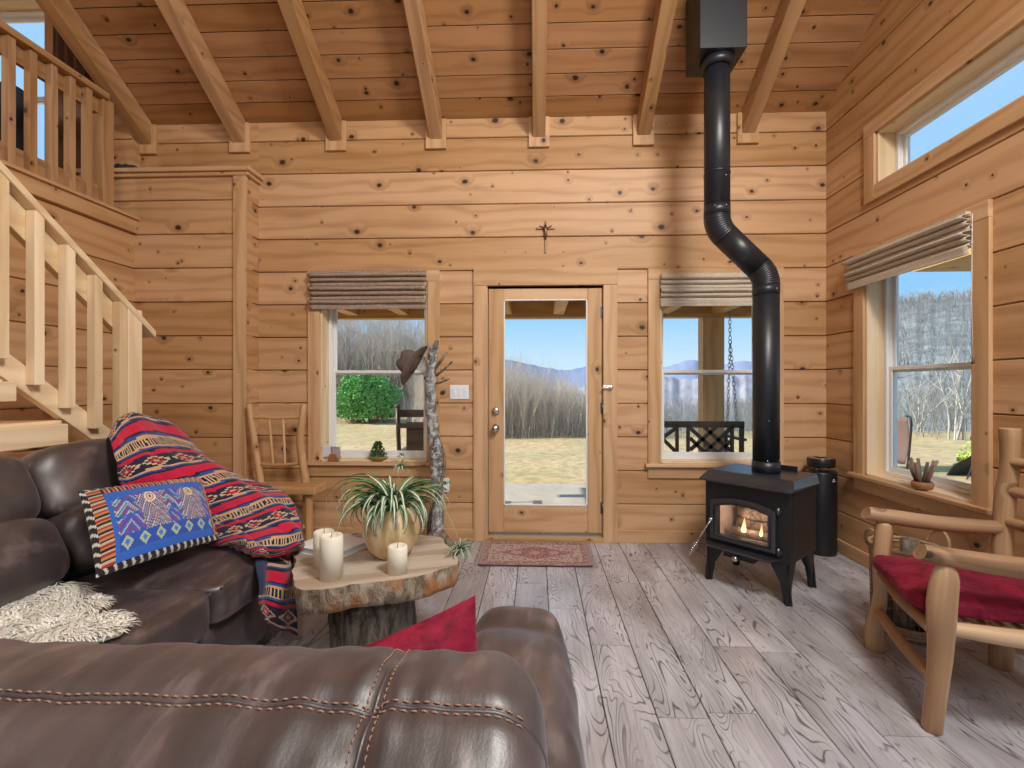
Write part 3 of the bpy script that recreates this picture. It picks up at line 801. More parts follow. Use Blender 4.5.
m = MB(); m.puff((q.x, 3.68, ZCL+.035+.028), (.10, .06, .026), 3, 8, deform=lambda P, w: P+V((0,0,.012*noise.noise(P*30))))
tag(m.build('folded_cloth', M['fabricdark'], loc=(q.x, 3.68, ZCL+.035)), 'small grey cloth lying on the cap of the corner wall', 'cloth')

# ------------------------------------------------------------ stove
FLp, FRp, BRp = atZ(706, 578, 0), atZ(789.5, 606, 0), atZ(815.5, 587.5, 0)
ctr = (FLp+BRp)/2; wx = (FRp-FLp); SW = wx.length; rz = math.atan2(wx.y, wx.x); SD = (BRp-FRp).length
st = thing('wood_stove', 'black cast iron wood stove with glass door and legs', 'stove', (ctr.x, ctr.y, 0), rz)
hw, hd = SW/2+.005, SD/2+.005
zb, zt = .235, .655
m = MB(); dl, dr_, dz0, dz1 = -.215, .185, .285, .565       # door outer
gl, gr_, gz0_, gz1_ = -.172, .145, .318, .52                # opening
yf = -hd
# front face as four pieces around the opening; then sides, back, bottom
m.box(-hw, gl, yf, yf+.03, zb, zt); m.box(gr_, hw, yf, yf+.03, zb, zt); m.box(gl, gr_, yf, yf+.03, zb, gz0_); m.box(gl, gr_, yf, yf+.03, gz1_+.02, zt)
m.box(-hw, -hw+.012, yf+.03, hd, zb, zt); m.box(hw-.012, hw, yf+.03, hd, zb, zt); m.box(-hw+.012, hw-.012, hd-.012, hd, zb, zt); m.box(-hw+.012, hw-.012, yf+.03, hd-.012, zb, zb+.012)
m.build('body', M['stove'], st, local=True, bevel=.004)
m = MB(); m.box(gl-.02, gl-.01, yf+.03, .12, .29, .55); m.box(gr_+.01, gr_+.02, yf+.03, .12, .29, .55); m.box(gl-.02, gr_+.02, .11, .12, .29, .55); m.box(gl-.02, gr_+.02, yf+.03, .12, .285, .297); m.box(gl-.02, gr_+.02, yf+.03, .12, .55, .56)
m.build('firebox', M['brick'], st, local=True)
# stepped top
m = MB()
prof = [(-hd-.045, zt), (-hd-.05, zt+.012), (-hd-.02, zt+.022), (-hd+.035, zt+.055), (-hd+.05, zt+.062), (hd+.015, zt+.062), (hd+.015, zt)]
n_ = len(prof)
def tp(a, b, dd):
    f = 1.0
    return (dd*(1.0 if b < zt+.03 else .93), a, b)
m.prism(prof, -hw-.02, hw+.02, tp)
m.build('top_plate', M['stovetop'], st, local=True, bevel=.004)
m = MB(); m.box(-.10, .16, hd-.025, hd-.012, zt+.06, zt+.095); m.build('rear_lip', M['stove'], st, local=True, bevel=.003)
# ash lip
m = MB(); m.prism([(-hw+.03, yf), (hw-.05, yf), (hw-.085, yf-.085), (-hw+.0, yf-.075)], zb+.008, zb+.022, lambda a, b, dd: (a, b, dd)); m.build('ash_lip', M['stovetop'], st, local=True, bevel=.003)
m = MB(); m.box(-.13, .06, yf-.02, yf+.1, zb-.045, zb); m.build('ash_pan', M['stove'], st, local=True, bevel=.003)
m = MB(); m.tube([(-.03, yf-.02, zb-.022), (-.03, yf-.06, zb-.022)], .006, 8); m.puff((-.03, yf-.07, zb-.024), (.018, .016, .018), 2.2, 6); m.build('damper_knob', M['steel'], st, local=True)
for sx in (-1, 1):
    for sy in (-1, 1):
        m = MB()
        X0 = sx*(hw-.01)
        poly = [(0, zb), (0, zb-.06), (.012, .03), (.016, 0), (-.03, 0), (-.034, .03), (-.05, .12), (-.09, zb-.045), (-.115, zb)]
        for lay in (0, 1):
            m.prism(poly if lay == 0 else [(p_[0], p_[1]) for p_ in poly], 0, .016,
                    (lambda a, b, dd: (X0+sx*a, sy*(hd-.002-dd), b)) if lay == 0 else (lambda a, b, dd: (X0-sx*dd, sy*(hd-.002+a), b)))
        m.build('leg', M['stove'], st, local=True, bevel=.003)
# door frame with arched head
m = MB(); mid = (dl+dr_)/2; N = 14
def arch(x0, x1, zlo, zhi, rise_): 
    pts = [(x0, zlo), (x1, zlo)]
    for k in range(N+1):
        t = k/N; xx = x1+(x0-x1)*t; pts.append((xx, zhi+rise_*(1-(2*t-1)**2)))
    return pts
outer, inner = arch(dl, dr_, dz0, dz1-.035, .035), arch(gl+.005, gr_-.005, gz0_+.003, gz1_-.02, .025)
b = 0
for (y0, y1) in ((yf-.026, yf-.001),):
    vs = [(p_[0], y0, p_[1]) for p_ in outer] + [(p_[0], y0-.0, p_[1]) for p_ in inner] + [(p_[0], y1, p_[1]) for p_ in outer] + [(p_[0], y1, p_[1]) for p_ in inner]
    n_ = len(outer); fs = []
    for i in range(n_):
        j = (i+1) % n_
        fs += [(i, j, n_+j, n_+i), (2*n_+i, 3*n_+i, 3*n_+j, 2*n_+j), (i, 2*n_+i, 2*n_+j, j), (n_+i, n_+j, 3*n_+j, 3*n_+i)]
    m.add(vs, fs)
ring2 = arch(dl+.028, dr_-.028, dz0+.028, dz1-.062, .032)
door = m.build('door', M['stovetop'], st, local=True, bevel=.005)
m = MB(); m.tube([(p_[0], yf-.028, p_[1]) for p_ in ring2], .005, 6, closed=True); m.build('door_molding', M['stove'], door, local=True)
m = MB(); gp = arch(gl+.0, gr_-.0, gz0_-.002, gz1_-.016, .025); m.prism(gp, yf-.012, yf-.008, lambda a, b, dd: (a, dd, b)); m.build('door_glass', M['fireglass'], door, local=True)
for zz in (dz0+.015, dz1-.03):
    m = MB(); m.tube([(dr_+.012, yf-.014, zz-.022), (dr_+.012, yf-.014, zz+.022)], .010, 8); m.box(dr_-.005, dr_+.03, yf-.012, yf, zz-.012, zz+.012); m.build('door_hinge', M['darksteel'], door, local=True)
m = MB(); h0 = V((dl+.014, yf-.035, .41)); h1 = h0+V((-.06, -.05, -.135)); dirn = (h1-h0).normalized()
m.tube([V((dl+.014, yf-.002, .415)), h0, h1], .006, 8)
m.puff(h0, (.013, .013, .013), 2, 5)
hd_ = m.build('door_handle', M['steel'], door, local=True)
m = MB(); sp_ = []
e1 = dirn.orthogonal().normalized(); e2 = dirn.cross(e1)
for k in range(0, 110):
    t = k/109; R = .005+.017*math.sin(PI*min(1, t*1.02))**.7; a = t*2*PI*9
    sp_.append(h1+dirn*(.12*t)+e1*R*math.cos(a)+e2*R*math.sin(a))
m.tube(sp_, .0028, 5); m.tube([h1, h1+dirn*.118], .003, 5)
m.build('coil_grip', M['steel'], hd_, local=True)
SM = MW[st.name]
# logs and flames in the firebox
for k, (a, b_, rr, zz, lab) in enumerate((
        (V((-.15, .03, 0)), V((.125, .05, 0)), .050, .349, 'thick firewood log lying at the back of the stove fire'),
        (V((-.145, -.085, 0)), V((.125, -.075, 0)), .028, .326, 'thin firewood log at the front of the stove fire'),
        (V((-.13, -.005, 0)), V((.11, .03, 0)), .036, .430, 'firewood log laid across the top of the stove fire'))):
    m = MB(); m.tube([SM @ (a.lerp(b_, t/6)+V((0, 0, zz))) for t in range(7)], rr, 10, rough=.25, rfreq=20)
    tag(m.build('fire_log', M['ashlog'], loc=SM @ V((0, 0, zz-rr))), lab, 'log', 'logs burning in the stove')
for x_, y_, h_, r_, lab in ((-.045, -.125, .105, .016, 'taller orange flame burning inside the stove'), (.06, -.12, .085, .010, 'smaller orange flame at right inside the stove')):
    m = MB(); m.lathe([(0, 0), (r_*.8, h_*.08), (r_, h_*.2), (r_*.7, h_*.42), (r_*.32, h_*.7), (r_*.12, h_*.9), (0, h_)], 14, SM @ Matrix.Translation((x_, y_, .335)) @ Matrix.Rotation(.07, 4, 'Y'))
    tag(m.build('flame', M['flame'], loc=SM @ V((x_, y_, .335))), lab, 'flame', 'flames in the stove')

# ------------------------------------------------------------ flue
YP = 3.04
pb = atY(766, 470, YP); ph = atY(717, 150, YP)
PB, PH = pb.x, ph.x; R = .079
fp = thing('stovepipe', 'black stovepipe bending up from the stove to the ceiling box', 'stovepipe', (PB, YP, .717))
z1 = atY(766, 286, YP).z; z2 = atY(717, 217, YP).z
m = MB(); m.tube([(PB, YP, .715), (PB, YP, z1)], R, 32); 
m.tube([(PB, YP, .715), (PB, YP, .79)], R+.004, 32); m.tube([(PB, YP, z1-.06), (PB, YP, z1)], R+.002, 32)
m.build('lower_pipe', M['flue'], fp)
rb = .17
dxx, dzz = PH-PB, (z2)-(z1)
# solve angle of the slanted run between two equal bends
ang = .95
best = None
for k in range(200):
    a = .4+.9*k/200; run_ = abs(dxx)-2*rb*(1-math.cos(a)); s_ = run_/math.sin(a)
    h_ = 2*rb*math.sin(a)+s_*math.cos(a)
    if best is None or abs(h_-dzz) < best[0]: best = (abs(h_-dzz), a, s_)
ang, srun = best[1], best[2]
def elbow(z0, flip):
    pts = []
    for k in range(13):
        a = ang*k/12
        pts.append(V((PB-rb*(1-math.cos(a)), YP, z0+rb*math.sin(a))))
    return pts
e1p = elbow(z1, False); endp = e1p[-1]; dv = V((-math.sin(ang), 0, math.cos(ang)))
s_end = endp+dv*srun
cen = V((s_end.x-rb*0, YP, s_end.z))
e2p = []
for k in range(13):
    a = ang*(1-k/12)
    e2p.append(V((PH+rb*(1-math.cos(a)), YP, 0)) + V((0, 0, z2 - rb*math.sin(a))))
def ribbed(pts, n=10):
    out, rr = [], []
    cp = catmull(pts, n*6)
    for i, p_ in enumerate(cp):
        out.append(p_); rr.append(R+.003*abs(math.sin(i/len(cp)*PI*n)))
    return out, rr
for nm, pts in (('lower_elbow', e1p), ('upper_elbow', e2p)):
    m = MB(); o_, r_ = ribbed(pts); m.tube(o_, r_, 32); m.build(nm, M['flue'], fp)
m = MB(); m.tube([endp, e2p[0]], R+.001, 32); m.build('slanted_pipe', M['flue'], fp)
ztop = 3.45
m = MB(); m.tube([(PH, YP, z2), (PH, YP, ztop)], R, 32); m.tube([(PH, YP, z2), (PH, YP, z2+.07)], R+.002, 32)
zj = atY(717, 175, YP).z; m.tube([(PH, YP, zj), (PH, YP, zj+.012)], R+.0025, 32)
m.build('upper_pipe', M['flue'], fp)
zcol = atY(717, 70, YP).z
m = MB(); m.lathe([(R, zcol), (R+.02, zcol), (R+.026, zcol+.05), (R+.01, zcol+.055), (R+.028, zcol+.07), (R+.028, zcol+.10), (R, zcol+.10)], 32, Matrix.Translation((PH, YP, 0))); m.build('collar', M['flue'], fp)
bl = atY(687.5, 76, 3.2); 
bx0, bx1 = atY(700, 30, 2.92).x, atY(747.5, 30, 2.92).x
m = MB(); m.box(bx0, bx1, 2.92, 3.2, atY(700, 48, 2.92).z, 4.35, ax=2); m.build('ceiling_box', M['flue'], fp, bevel=.004)
for (p_, dn) in [((PB-.03, YP-R-.002, .80), 1), ((PB+.05, YP-R*.8, .80), 1), ((PB-.02, YP-R-.002, 1.05), 1), ((PB+.06, YP-R*.7, 1.05), 1), ((PH-.04, YP-R*.88, z2+.05), 1), ((PH+.03, YP-R*.95, z2+.05), 1), ((PB+.03, YP-R*.95, z1-.03), 1), ((PH+.03, YP-R*.95, 2.6), 1), ((PH-.05, YP-R*.8, zcol+.05), 1)]:
    m = MB(); m.puff(p_, (.005, .005, .005), 2, 3); m.build('screw', M['steel'], fp)

# black canister in the corner
q = atZ(821, 552, 0)
cc = thing('air_purifier', 'slim black cylinder with raised disc lid standing in the corner behind the stove', 'air purifier', (q.x, q.y, 0))
Mx = Matrix.Translation((q.x, q.y, 0)); rr = .105
m = MB(); m.lathe([(0, 0), (rr*.98, 0), (rr, .01), (rr, .612), (rr-.006, .625), (0, .625)], 36, Mx); m.build('body', M['black'], cc)
for k in range(5):
    m = MB(); a = 2*PI*k/5; m.tube([(q.x+.06*math.cos(a), q.y+.06*math.sin(a), .62), (q.x+.06*math.cos(a), q.y+.06*math.sin(a), .66)], .006, 6); m.build('spacer', M['steel'], cc)
m = MB(); m.lathe([(0, .655), (rr*.86, .655), (rr*.9, .665), (rr*.9, .715), (rr*.85, .722), (rr*.4, .722), (rr*.38, .716), (0, .716)], 36, Mx); m.build('lid', M['black'], cc)
m = MB(); m.lathe([(rr*.86, .7215), (rr*.86, .7235), (rr*.5, .7235), (rr*.5, .7215)], 36, Mx); m.build('lid_ring', M['steel'], cc)
m = MB(); an = math.radians(-72); tx = V((-math.sin(an), math.cos(an), 0)); nn = V((math.cos(an), math.sin(an), 0)); o_ = V((q.x, q.y, .555))+nn*(rr+.001)
for (a, b_, w_) in ((-.012, -.004, 0), (.004, .012, 0), (-.004, .004, .014)):
    m.add([o_+tx*a+V((0, 0, w_)), o_+tx*b_+V((0, 0, w_)), o_+tx*b_+V((0, 0, w_+.011)), o_+tx*a+V((0, 0, w_+.011)), o_+tx*a+V((0, 0, w_))+nn*.001, o_+tx*b_+V((0, 0, w_))+nn*.001, o_+tx*b_+V((0, 0, w_+.011))+nn*.001, o_+tx*a+V((0, 0, w_+.011))+nn*.001], [(0,1,2,3), (7,6,5,4), (0,4,5,1), (2,6,7,3), (1,5,6,2), (3,7,4,0)])
m.build('emblem', M['plate'], cc)

# ------------------------------------------------------------ log armchair
LF, RF, BL = atZ(875, 649, 0), atZ(932, 730, 0), atZ(1001, 667, 0)
BR_ = RF + (BL-LF); fw = (LF-BL).normalized(); sd_ = (RF-LF).normalized()
ac = thing('log_armchair', 'peeled log armchair with red cushion below the gable window', 'armchair', (LF+BR_)/2)
up = lambda z: V((0, 0, z))
def log(name, pts, r, parent, mat=M['log'], n=14, rough=.10, seg=14, freq=7):
    cp = catmull(pts, n); rr = r if isinstance(r, (int, float)) else [x_.x for x_ in catmull([(q_, 0, 0) for q_ in r], n)]
    m = MB(); m.tube(cp, rr, seg, rough=rough, rfreq=freq); return m.build(name, mat, parent, bevel=.006)
log('leg', [LF, LF+up(.12)+fw*.002, LF+up(.26)-sd_*.008-fw*.026, LF+up(.42)-fw*.022+sd_*.006, LF+up(.59)-fw*.036, LF+up(.62)-fw*.036], [.041, .037, .031, .036, .037, .022], ac)
log('leg', [RF, RF+up(.15)-fw*.01+sd_*.006, RF+up(.3)-fw*.026, RF+up(.44)-fw*.026+sd_*.004, RF+up(.57)-fw*.04, RF+up(.62)-fw*.04], [.033, .032, .036, .043, .041, .018], ac)
for B, nm in ((BL, 'back_post'), (BR_, 'back_post')):
    log(nm, [B, B+up(.25), B+up(.45)-fw*.0+sd_*.006, B+up(.70)-fw*.012-sd_*.004, B+up(.90)-fw*.03, B+up(1.08)-fw*.03], [.042, .040, .036, .038, .034, .039], ac)
for A, B in ((LF, BL), (RF, BR_)):
    log('armrest', [A+up(.655)+fw*.035, A+up(.65), A.lerp(B, .5)+up(.632)+sd_*.014, B+up(.63)-fw*.02], [.030, .033, .036, .029], ac, M['armlog'], rough=.08)
    log('side_rail', [A+up(.385)-fw*.02, A.lerp(B, .5)+up(.378), B+up(.385)], [.026, .030, .026], ac)
log('seat_rail', [LF+up(.375)-fw*.025, LF.lerp(RF, .5)+up(.372), RF+up(.375)-fw*.005], [.024, .026, .028], ac)
log('seat_rail', [BL+up(.37), BL.lerp(BR_, .5)+up(.37), BR_+up(.37)], .028, ac)
log('stretcher', [LF+up(.19)-fw*.01, LF.lerp(RF, .5)+up(.185), RF+up(.195)-fw*.0], [.020, .024, .022], ac)
for zz, bow in ((.93, .07), (.80, .075), (.66, .06)):
    o_ = -fw*(.012+(zz-.7)*.06)
    log('back_rung', [BL+up(zz)+o_, BL.lerp(BR_, .25)+up(zz)+o_-fw*bow*.8, BL.lerp(BR_, .5)+up(zz)+o_-fw*bow, BL.lerp(BR_, .75)+up(zz)+o_-fw*bow*.8, BR_+up(zz)+o_], [.022, .026, .028, .026, .022], ac)
m = MB()
for k in range(9):
    m = MB(); t = (k+.5)/9; A = LF.lerp(BL, t); B = RF.lerp(BR_, t); m.tube([A+up(.385), B+up(.385)], .010, 8); m.build('seat_slat', M['log'], ac)
ctr = (LF+BR_)/2
Mx = Matrix(((-fw.x, sd_.x, 0, ctr.x+fw.x*.012), (-fw.y, sd_.y, 0, ctr.y+fw.y*.012), (0, 0, 1, .445), (0, 0, 0, 1)))
def cush(P, w):
    e = abs(w.x*w.y)
    return V((P.x*(1+.05*e), P.y*(1+.04*e), P.z*(.55+.45*(1-abs(w.x)**4)*(1-abs(w.y)**4)) + .012*noise.noise(P*9+V((3, 1, 0)))*(1 if w.z > 0 else .2)))
m = MB(); m.puff((0, 0, 0), (.262, .262, .052), 6, 26, cush, Mx)
tag(m.build('seat_cushion', M['velvet'], loc=ctr+V((0, 0, .39))), 'crimson velvet cushion on the log armchair seat', 'cushion')

# wire basket with firewood behind the armchair
q = atZ(906, 630, 0)
bk = thing('wire_basket', 'round wire log basket with rattan bands behind the log armchair', 'basket', (q.x, q.y, 0))
Rb, Hb = .155, .43
m = MB()
for k in range(20):
    a = 2*PI*k/20; m.tube([(q.x+Rb*.93*math.cos(a), q.y+Rb*.93*math.sin(a), .01), (q.x+Rb*math.cos(a), q.y+Rb*math.sin(a), Hb)], .0025, 5)
for j in range(1, 9):
    z = Hb*j/9; m.tube([(q.x+Rb*(.93+.07*z/Hb)*math.cos(2*PI*k/32), q.y+Rb*(.93+.07*z/Hb)*math.sin(2*PI*k/32), z) for k in range(32)], .002, 5, closed=True)
m.build('wire_cage', M['wirebrown'], bk)
for nm, z, r_ in (('top_band', Hb, Rb), ('base_band', .03, Rb*.94)):
    m = MB()
    for j in range(3 if nm == 'base_band' else 2):
        m.tube([(q.x+(r_+.004*math.sin(k*PI))*math.cos(2*PI*k/48), q.y+(r_+.004*math.sin(k*PI))*math.sin(2*PI*k/48), z+j*.017-.01) for k in range(48)], .010, 7, closed=True, rough=.25, rfreq=60)
    m.build(nm, M['rattan'], bk)
m = MB(); m.lathe([(0, .004), (Rb*.9, .004), (Rb*.9, .012), (0, .012)], 24, Matrix.Translation((q.x, q.y, 0))); m.build('base', M['rattan'], bk)
for sg in (-1, 1):
    m = MB(); m.tube([(q.x+sg*(Rb+.02*math.sin(PI*t/10)), q.y+.07*math.cos(PI*t/10), Hb+.09*math.sin(PI*t/10)) for t in range(11)], .008, 8, rough=.2, rfreq=50); m.build('handle', M['rattan'], bk)
for k, (dx, dy, h_, r_, lab) in enumerate(((-.06, -.06, .36, .045, 'split log standing at the front of the wire basket'), (.05, -.07, .33, .042, 'short split log at the front right of the wire basket'), (-.05, .05, .40, .045, 'log standing at the back of the wire basket'), (.06, .045, .46, .045, 'tallest log standing in the wire basket'))):
    m = MB(); m.tube([(q.x+dx, q.y+dy, .014), (q.x+dx, q.y+dy, h_*.5), (q.x+dx*.9, q.y+dy*.9, h_)], r_, 9, rough=.2, rfreq=12)
    tag(m.build('firewood', M['vine'], loc=(q.x+dx, q.y+dy, .014)), lab, 'log', 'logs in the wire basket')

# bowl of driftwood on the gable window sill
q = atZ(918, 489, .652); q.x = XR-.005
bw = MB(); bw.lathe([(0, 0), (.03, 0), (.05, .015), (.056, .035), (.05, .052), (.046, .052), (.05, .035), (.04, .015), (0, .01)], 24, Matrix.Translation((q.x, q.y, .647)))
tag(bw.build('wooden_bowl', M['smallwood'], loc=(q.x, q.y, .647)), 'small round wooden bowl of sticks on the gable window sill', 'bowl')
for k in range(10):
    a = 2*PI*k/10+.3; le = random.uniform(.13, .18); sp = random.uniform(.35, .8)
    d_ = V((math.cos(a)*sp*.55, math.sin(a)*sp*1.0, 1)).normalized()
    base = V((q.x+.018*math.cos(a), q.y+.018*math.sin(a), .665))
    m = MB(); m.tube([base, base+d_*le*.5+V((0, .004, 0)), base+d_*le], [.007, .009, .008], 7, rough=.3, rfreq=30)
    tag(m.build('driftwood_stick', M['drift'], loc=base), 'weathered stick standing in the small wooden bowl', 'stick', 'sticks in the wooden bowl')

# ------------------------------------------------------------ rug at the door
rx0, rx1, ry0, ry1 = atZ(478, 566, 0).x, atZ(592, 566, 0).x, atZ(535, 567, 0).y, 3.77
def rugcol(u, v):
    x_, y_ = u*2-1, v*2-1
    if abs(y_) > .90 or abs(x_) > .95: return (.36,.24,.235) if abs(y_) < .96 else (.12,.05,.05)
    if abs(y_) > .68 or abs(x_) > .85:
        n_ = noise.noise(V((u*60, v*22, 0))); return (.44,.31,.28) if n_ > .05 else (.26,.12,.12)
    if abs(y_) > .62 or abs(x_) > .82: return (.5,.36,.27)
    d_ = abs(x_)/.80+abs(y_)/.60
    n_ = noise.noise(V((u*45, v*20, 4)))
    if d_ > 1.02: return (.48,.36,.33) if n_ > -.1 else (.28,.14,.14)
    if d_ > .96: return (.55,.42,.32)
    for cx_ in (-.35, 0, .35):
        if (x_-cx_)**2*9+y_*y_*4 < .08: return (.50,.28,.22)
    return (.27,.105,.10) if n_ > -.12 else (.42,.24,.21)
m = MB(); m.grid(lambda u, v: V((rx0+(rx1-rx0)*u, ry0+(ry1-ry0)*v, .006+.0035*noise.noise(V((u*9, v*4, 1)))+.004*(abs(u-.5)*2)**8)), 110, 48, col=rugcol, su=.8, sv=.4)
rg = thing('door_rug', 'small faded red patterned rug in front of the glazed door', 'rug', ((rx0+rx1)/2, (ry0+ry1)/2, 0))
m.build('pile', M['vfab'], rg, solid=.008)
for sx, x_ in ((-1, rx0), (1, rx1)):
    m = MB()
    for k in range(34):
        y = ry0+(ry1-ry0)*(k+.5)/34; m.tube([(x_, y, .006), (x_+sx*.02, y+random.uniform(-.004, .004), .005), (x_+sx*.035, y+random.uniform(-.008, .008), .003)], .0022, 4)
    m.build('fringe', M['fringe'], rg)

# ------------------------------------------------------------ leather sofas
def wr(P, w, amp=.006, f=9, st=(1, 1, 1)):
    q_ = V((P.x*st[0], P.y*st[1], P.z*st[2]))*f
    return V((noise.noise(q_+V((9, 0, 0))), noise.noise(q_+V((0, 7, 0))), noise.noise(q_)))*amp
def cushion(m, c_, h_, p=5, n=18, amp=.006, f=7, bulge=0, Mx=None):
    def df(P, w):
        g_ = V((P.x, P.y, P.z))
        if bulge: g_ = g_ + V((0, 0, bulge*(1-w.x**2)*(1-w.y**2)*(1 if w.z > 0 else 0)))
        return g_ + wr(P+V(c_), w, amp, f)
    m.puff(c_, h_, p, n, df, Mx); return m
s1 = thing('leather_sofa', 'dark brown leather sofa along the stairs with blanket and blue pillow', 'sofa', (-1.75, 2.0, 0))
SY0, SY1 = 1.16, 2.36
m = MB(); cushion(m, (-1.72, (SY0+SY1)/2, .20), (.43, (SY1-SY0)/2+.02, .155), 9, 14); m.build('base', M['leather'], s1)
for k in range(2):
    y0 = SY0+.6*k
    m = MB(); cushion(m, (-1.58, y0+.3, .405), (.345, .299, .085), 10, 24, bulge=.018); so_ = m.build('seat_cushion', M['leather'], s1)
    m = MB(); m.tube([(-1.247, y0+.03+.54*t/20, .472+.004*math.sin(t)) for t in range(21)], .004, 6); m.build('piping', M['leather'], so_)
    # tilted back: headrest over lumbar pad
    tl = Matrix.Translation((-1.975, y0+.3, .70)) @ Matrix.Rotation(-.36, 4, 'Y')
    def dfn(P, w): return P+wr(P+V((0, y0, 0)), w, .009, 8)+V((.02*(1-w.y**4)*(1 if w.x > 0 else 0), 0, 0))
    m = MB(); m.puff((.0, 0, .165), (.105, .299, .155), 4.5, 22, dfn, tl); m.build('headrest', M['leather'], s1)
    m = MB(); m.puff((.02, 0, -.09), (.125, .296, .145), 4.5, 22, dfn, tl); m.build('lumbar_pad', M['leather'], s1)
tl = Matrix.Translation((-2.05, (SY0+SY1)/2, .58)) @ Matrix.Rotation(-.2, 4, 'Y')
m = MB(); m.puff((0, 0, 0), (.07, (SY1-SY0)/2+.01, .40), 6, 14, lambda P, w: P, tl); m.build('back_panel', M['leather'], s1)
def ruche(P, w): return P+V((0, 0, .012*math.sin(P.x*46+3*noise.noise(P*5))*max(0, w.z)))+wr(P, w, .010, 10)
m = MB(); m.puff((-1.74, 2.53, .33), (.40, .165, .315), 4.5, 26, ruche); m.build('armrest', M['leather'], s1)
for y in (SY0+.1, 2.6):
    for x_ in (-2.05, -1.42): m = MB(); m.tube([(x_, y, 0), (x_, y, .06)], .03, 10); m.build('foot', M['black'], s1)

s2 = thing('leather_loveseat', 'brown leather loveseat with stitched back in the foreground', 'sofa', (-.75, .8, 0))
prof = [(.335,.30), (.325,.55), (.318,.75), (.318,.85), (.328,.912), (.355,.950), (.40,.975), (.45,.986), (.50,.981), (.535,.963), (.565,.924), (.585,.86), (.60,.75), (.62,.6), (.62,.45), (.60,.30)]
PC = catmull([(0, a, b) for a, b in prof], 150)
XE, RE = .012, .075
def end(x):
    t = (x-(XE-RE))/RE
    return 1.0 if t <= 0 else max(0, 1-t**2.6)**(1/2.6)
NV_ = 150
def backpt(x, v):
    i = v*NV_; a = int(min(i, NV_-1)); q_ = PC[a].lerp(PC[a+1], i-a)
    e_ = end(x); cy2, cz2 = .46, .62
    k = noise.noise(V((x*13+v*3, v*7, 2)))*.0035 + noise.noise(V((x*34, v*6, 8)))*.0032
    k += .005*math.exp(-((x+.155)/.06)**2)*noise.noise(V((x*40, v*22, 5)))+.004*noise.noise(V((x*17+v*9, v*3, 15)))*max(0, min(1, (.42-v)/.05))
    # slight valley along seams
    k -= .006*math.exp(-((x-(-.150-.0*(v)))/.012)**2)
    k -= .004*math.exp(-((v-.425)/.012)**2)
    dirv = V((0, q_.y-cy2, (q_.z-cz2)*.6)).normalized()
    yv = cy2+(q_.y-cy2)*(.25+.75*e_); zv = cz2+(q_.z-cz2)*(.72+.28*e_)
    sag = -.001*max(0, min(1, (x+.33)/.25)) 
    return V((x, yv, zv+sag*(1 if q_.z > .8 else 0)))+dirv*k
m = MB(); m.grid(lambda u, v: backpt(-1.2+(XE+1.2)*u, v), 260, 110, su=1.5, sv=1.4)
ends = [backpt(XE-1e-4, j/60) for j in range(61)]; b0 = len(m.v); m.v += ends
m.face(list(range(b0, b0+61)), [(0, 0, .5)]*61)
bk2 = m.build('backrest', M['leather'], s2)
# seams with two stitched lines
def stitch(m, pa, pb, nrm, r=.0016):
    m.tube([pa+nrm*.0002, pa.lerp(pb, .5)+nrm*.0012, pb+nrm*.0002], r*.58, 5)
def nrmat(x, v):
    a = backpt(x+.004, v)-backpt(x-.004, v); b_ = backpt(x, v+.006)-backpt(x, v-.006); n_ = a.cross(b_).normalized()
    return n_ if n_.z > 0 or n_.y < 0 else -n_
m = MB()
vs = .425
for dv_ in (-.0062, .0062):
    x = -.95
    while x < XE-.03:
        n_ = nrmat(x, vs+dv_); stitch(m, backpt(x, vs+dv_), backpt(x+.006, vs+dv_), n_); x += .0095
xs = -.150
for dx in (-.008, .008):
    v = .30
    while v < .62:
        n_ = nrmat(xs+dx, v); stitch(m, backpt(xs+dx, v), backpt(xs+dx, v+.0055), n_, .0014); v += .0085
m.build('stitching', M['stitch'], bk2)
m = MB(); 
m.tube([backpt(-.95+.98*k/150*.99, vs)+nrmat(-.95+.98*k/150*.99, vs)*.0000 for k in range(150)], .0022, 6)
m.tube([backpt(xs, .30+.32*k/60)+nrmat(xs, .30+.32*k/60)*.0000 for k in range(61)], .0022, 6)
m.build('seam_ridge', M['leather'], bk2)
def ruche2(P, w):
    return P+V((0, 0, .014*math.sin(P.y*30+P.x*14+5*noise.noise(P*4))*max(0, w.z)*max(0, P.y+.1)/.4))+wr(P, w, .008, 9, (1, 1.6, 1))
m = MB(); m.puff((-.046, .875, .375), (.134, .425, .335), 4.6, 40, ruche2); m.build('armrest', M['leather'], s2)
m = MB(); cushion(m, (-.68, .86, .21), (.50, .38, .16), 8, 14); m.build('base', M['leather'], s2)
for k in range(2):
    m = MB(); cushion(m, (-.42-.5*k, .90, .41), (.245, .33, .08), 6, 16, bulge=.02); m.build('seat_cushion', M['leather'], s2)
for x_ in (-1.1, -.06):
    for y in (.45, 1.12): m = MB(); m.tube([(x_, y, 0), (x_, y, .07)], .03, 10); m.build('foot', M['black'], s2)

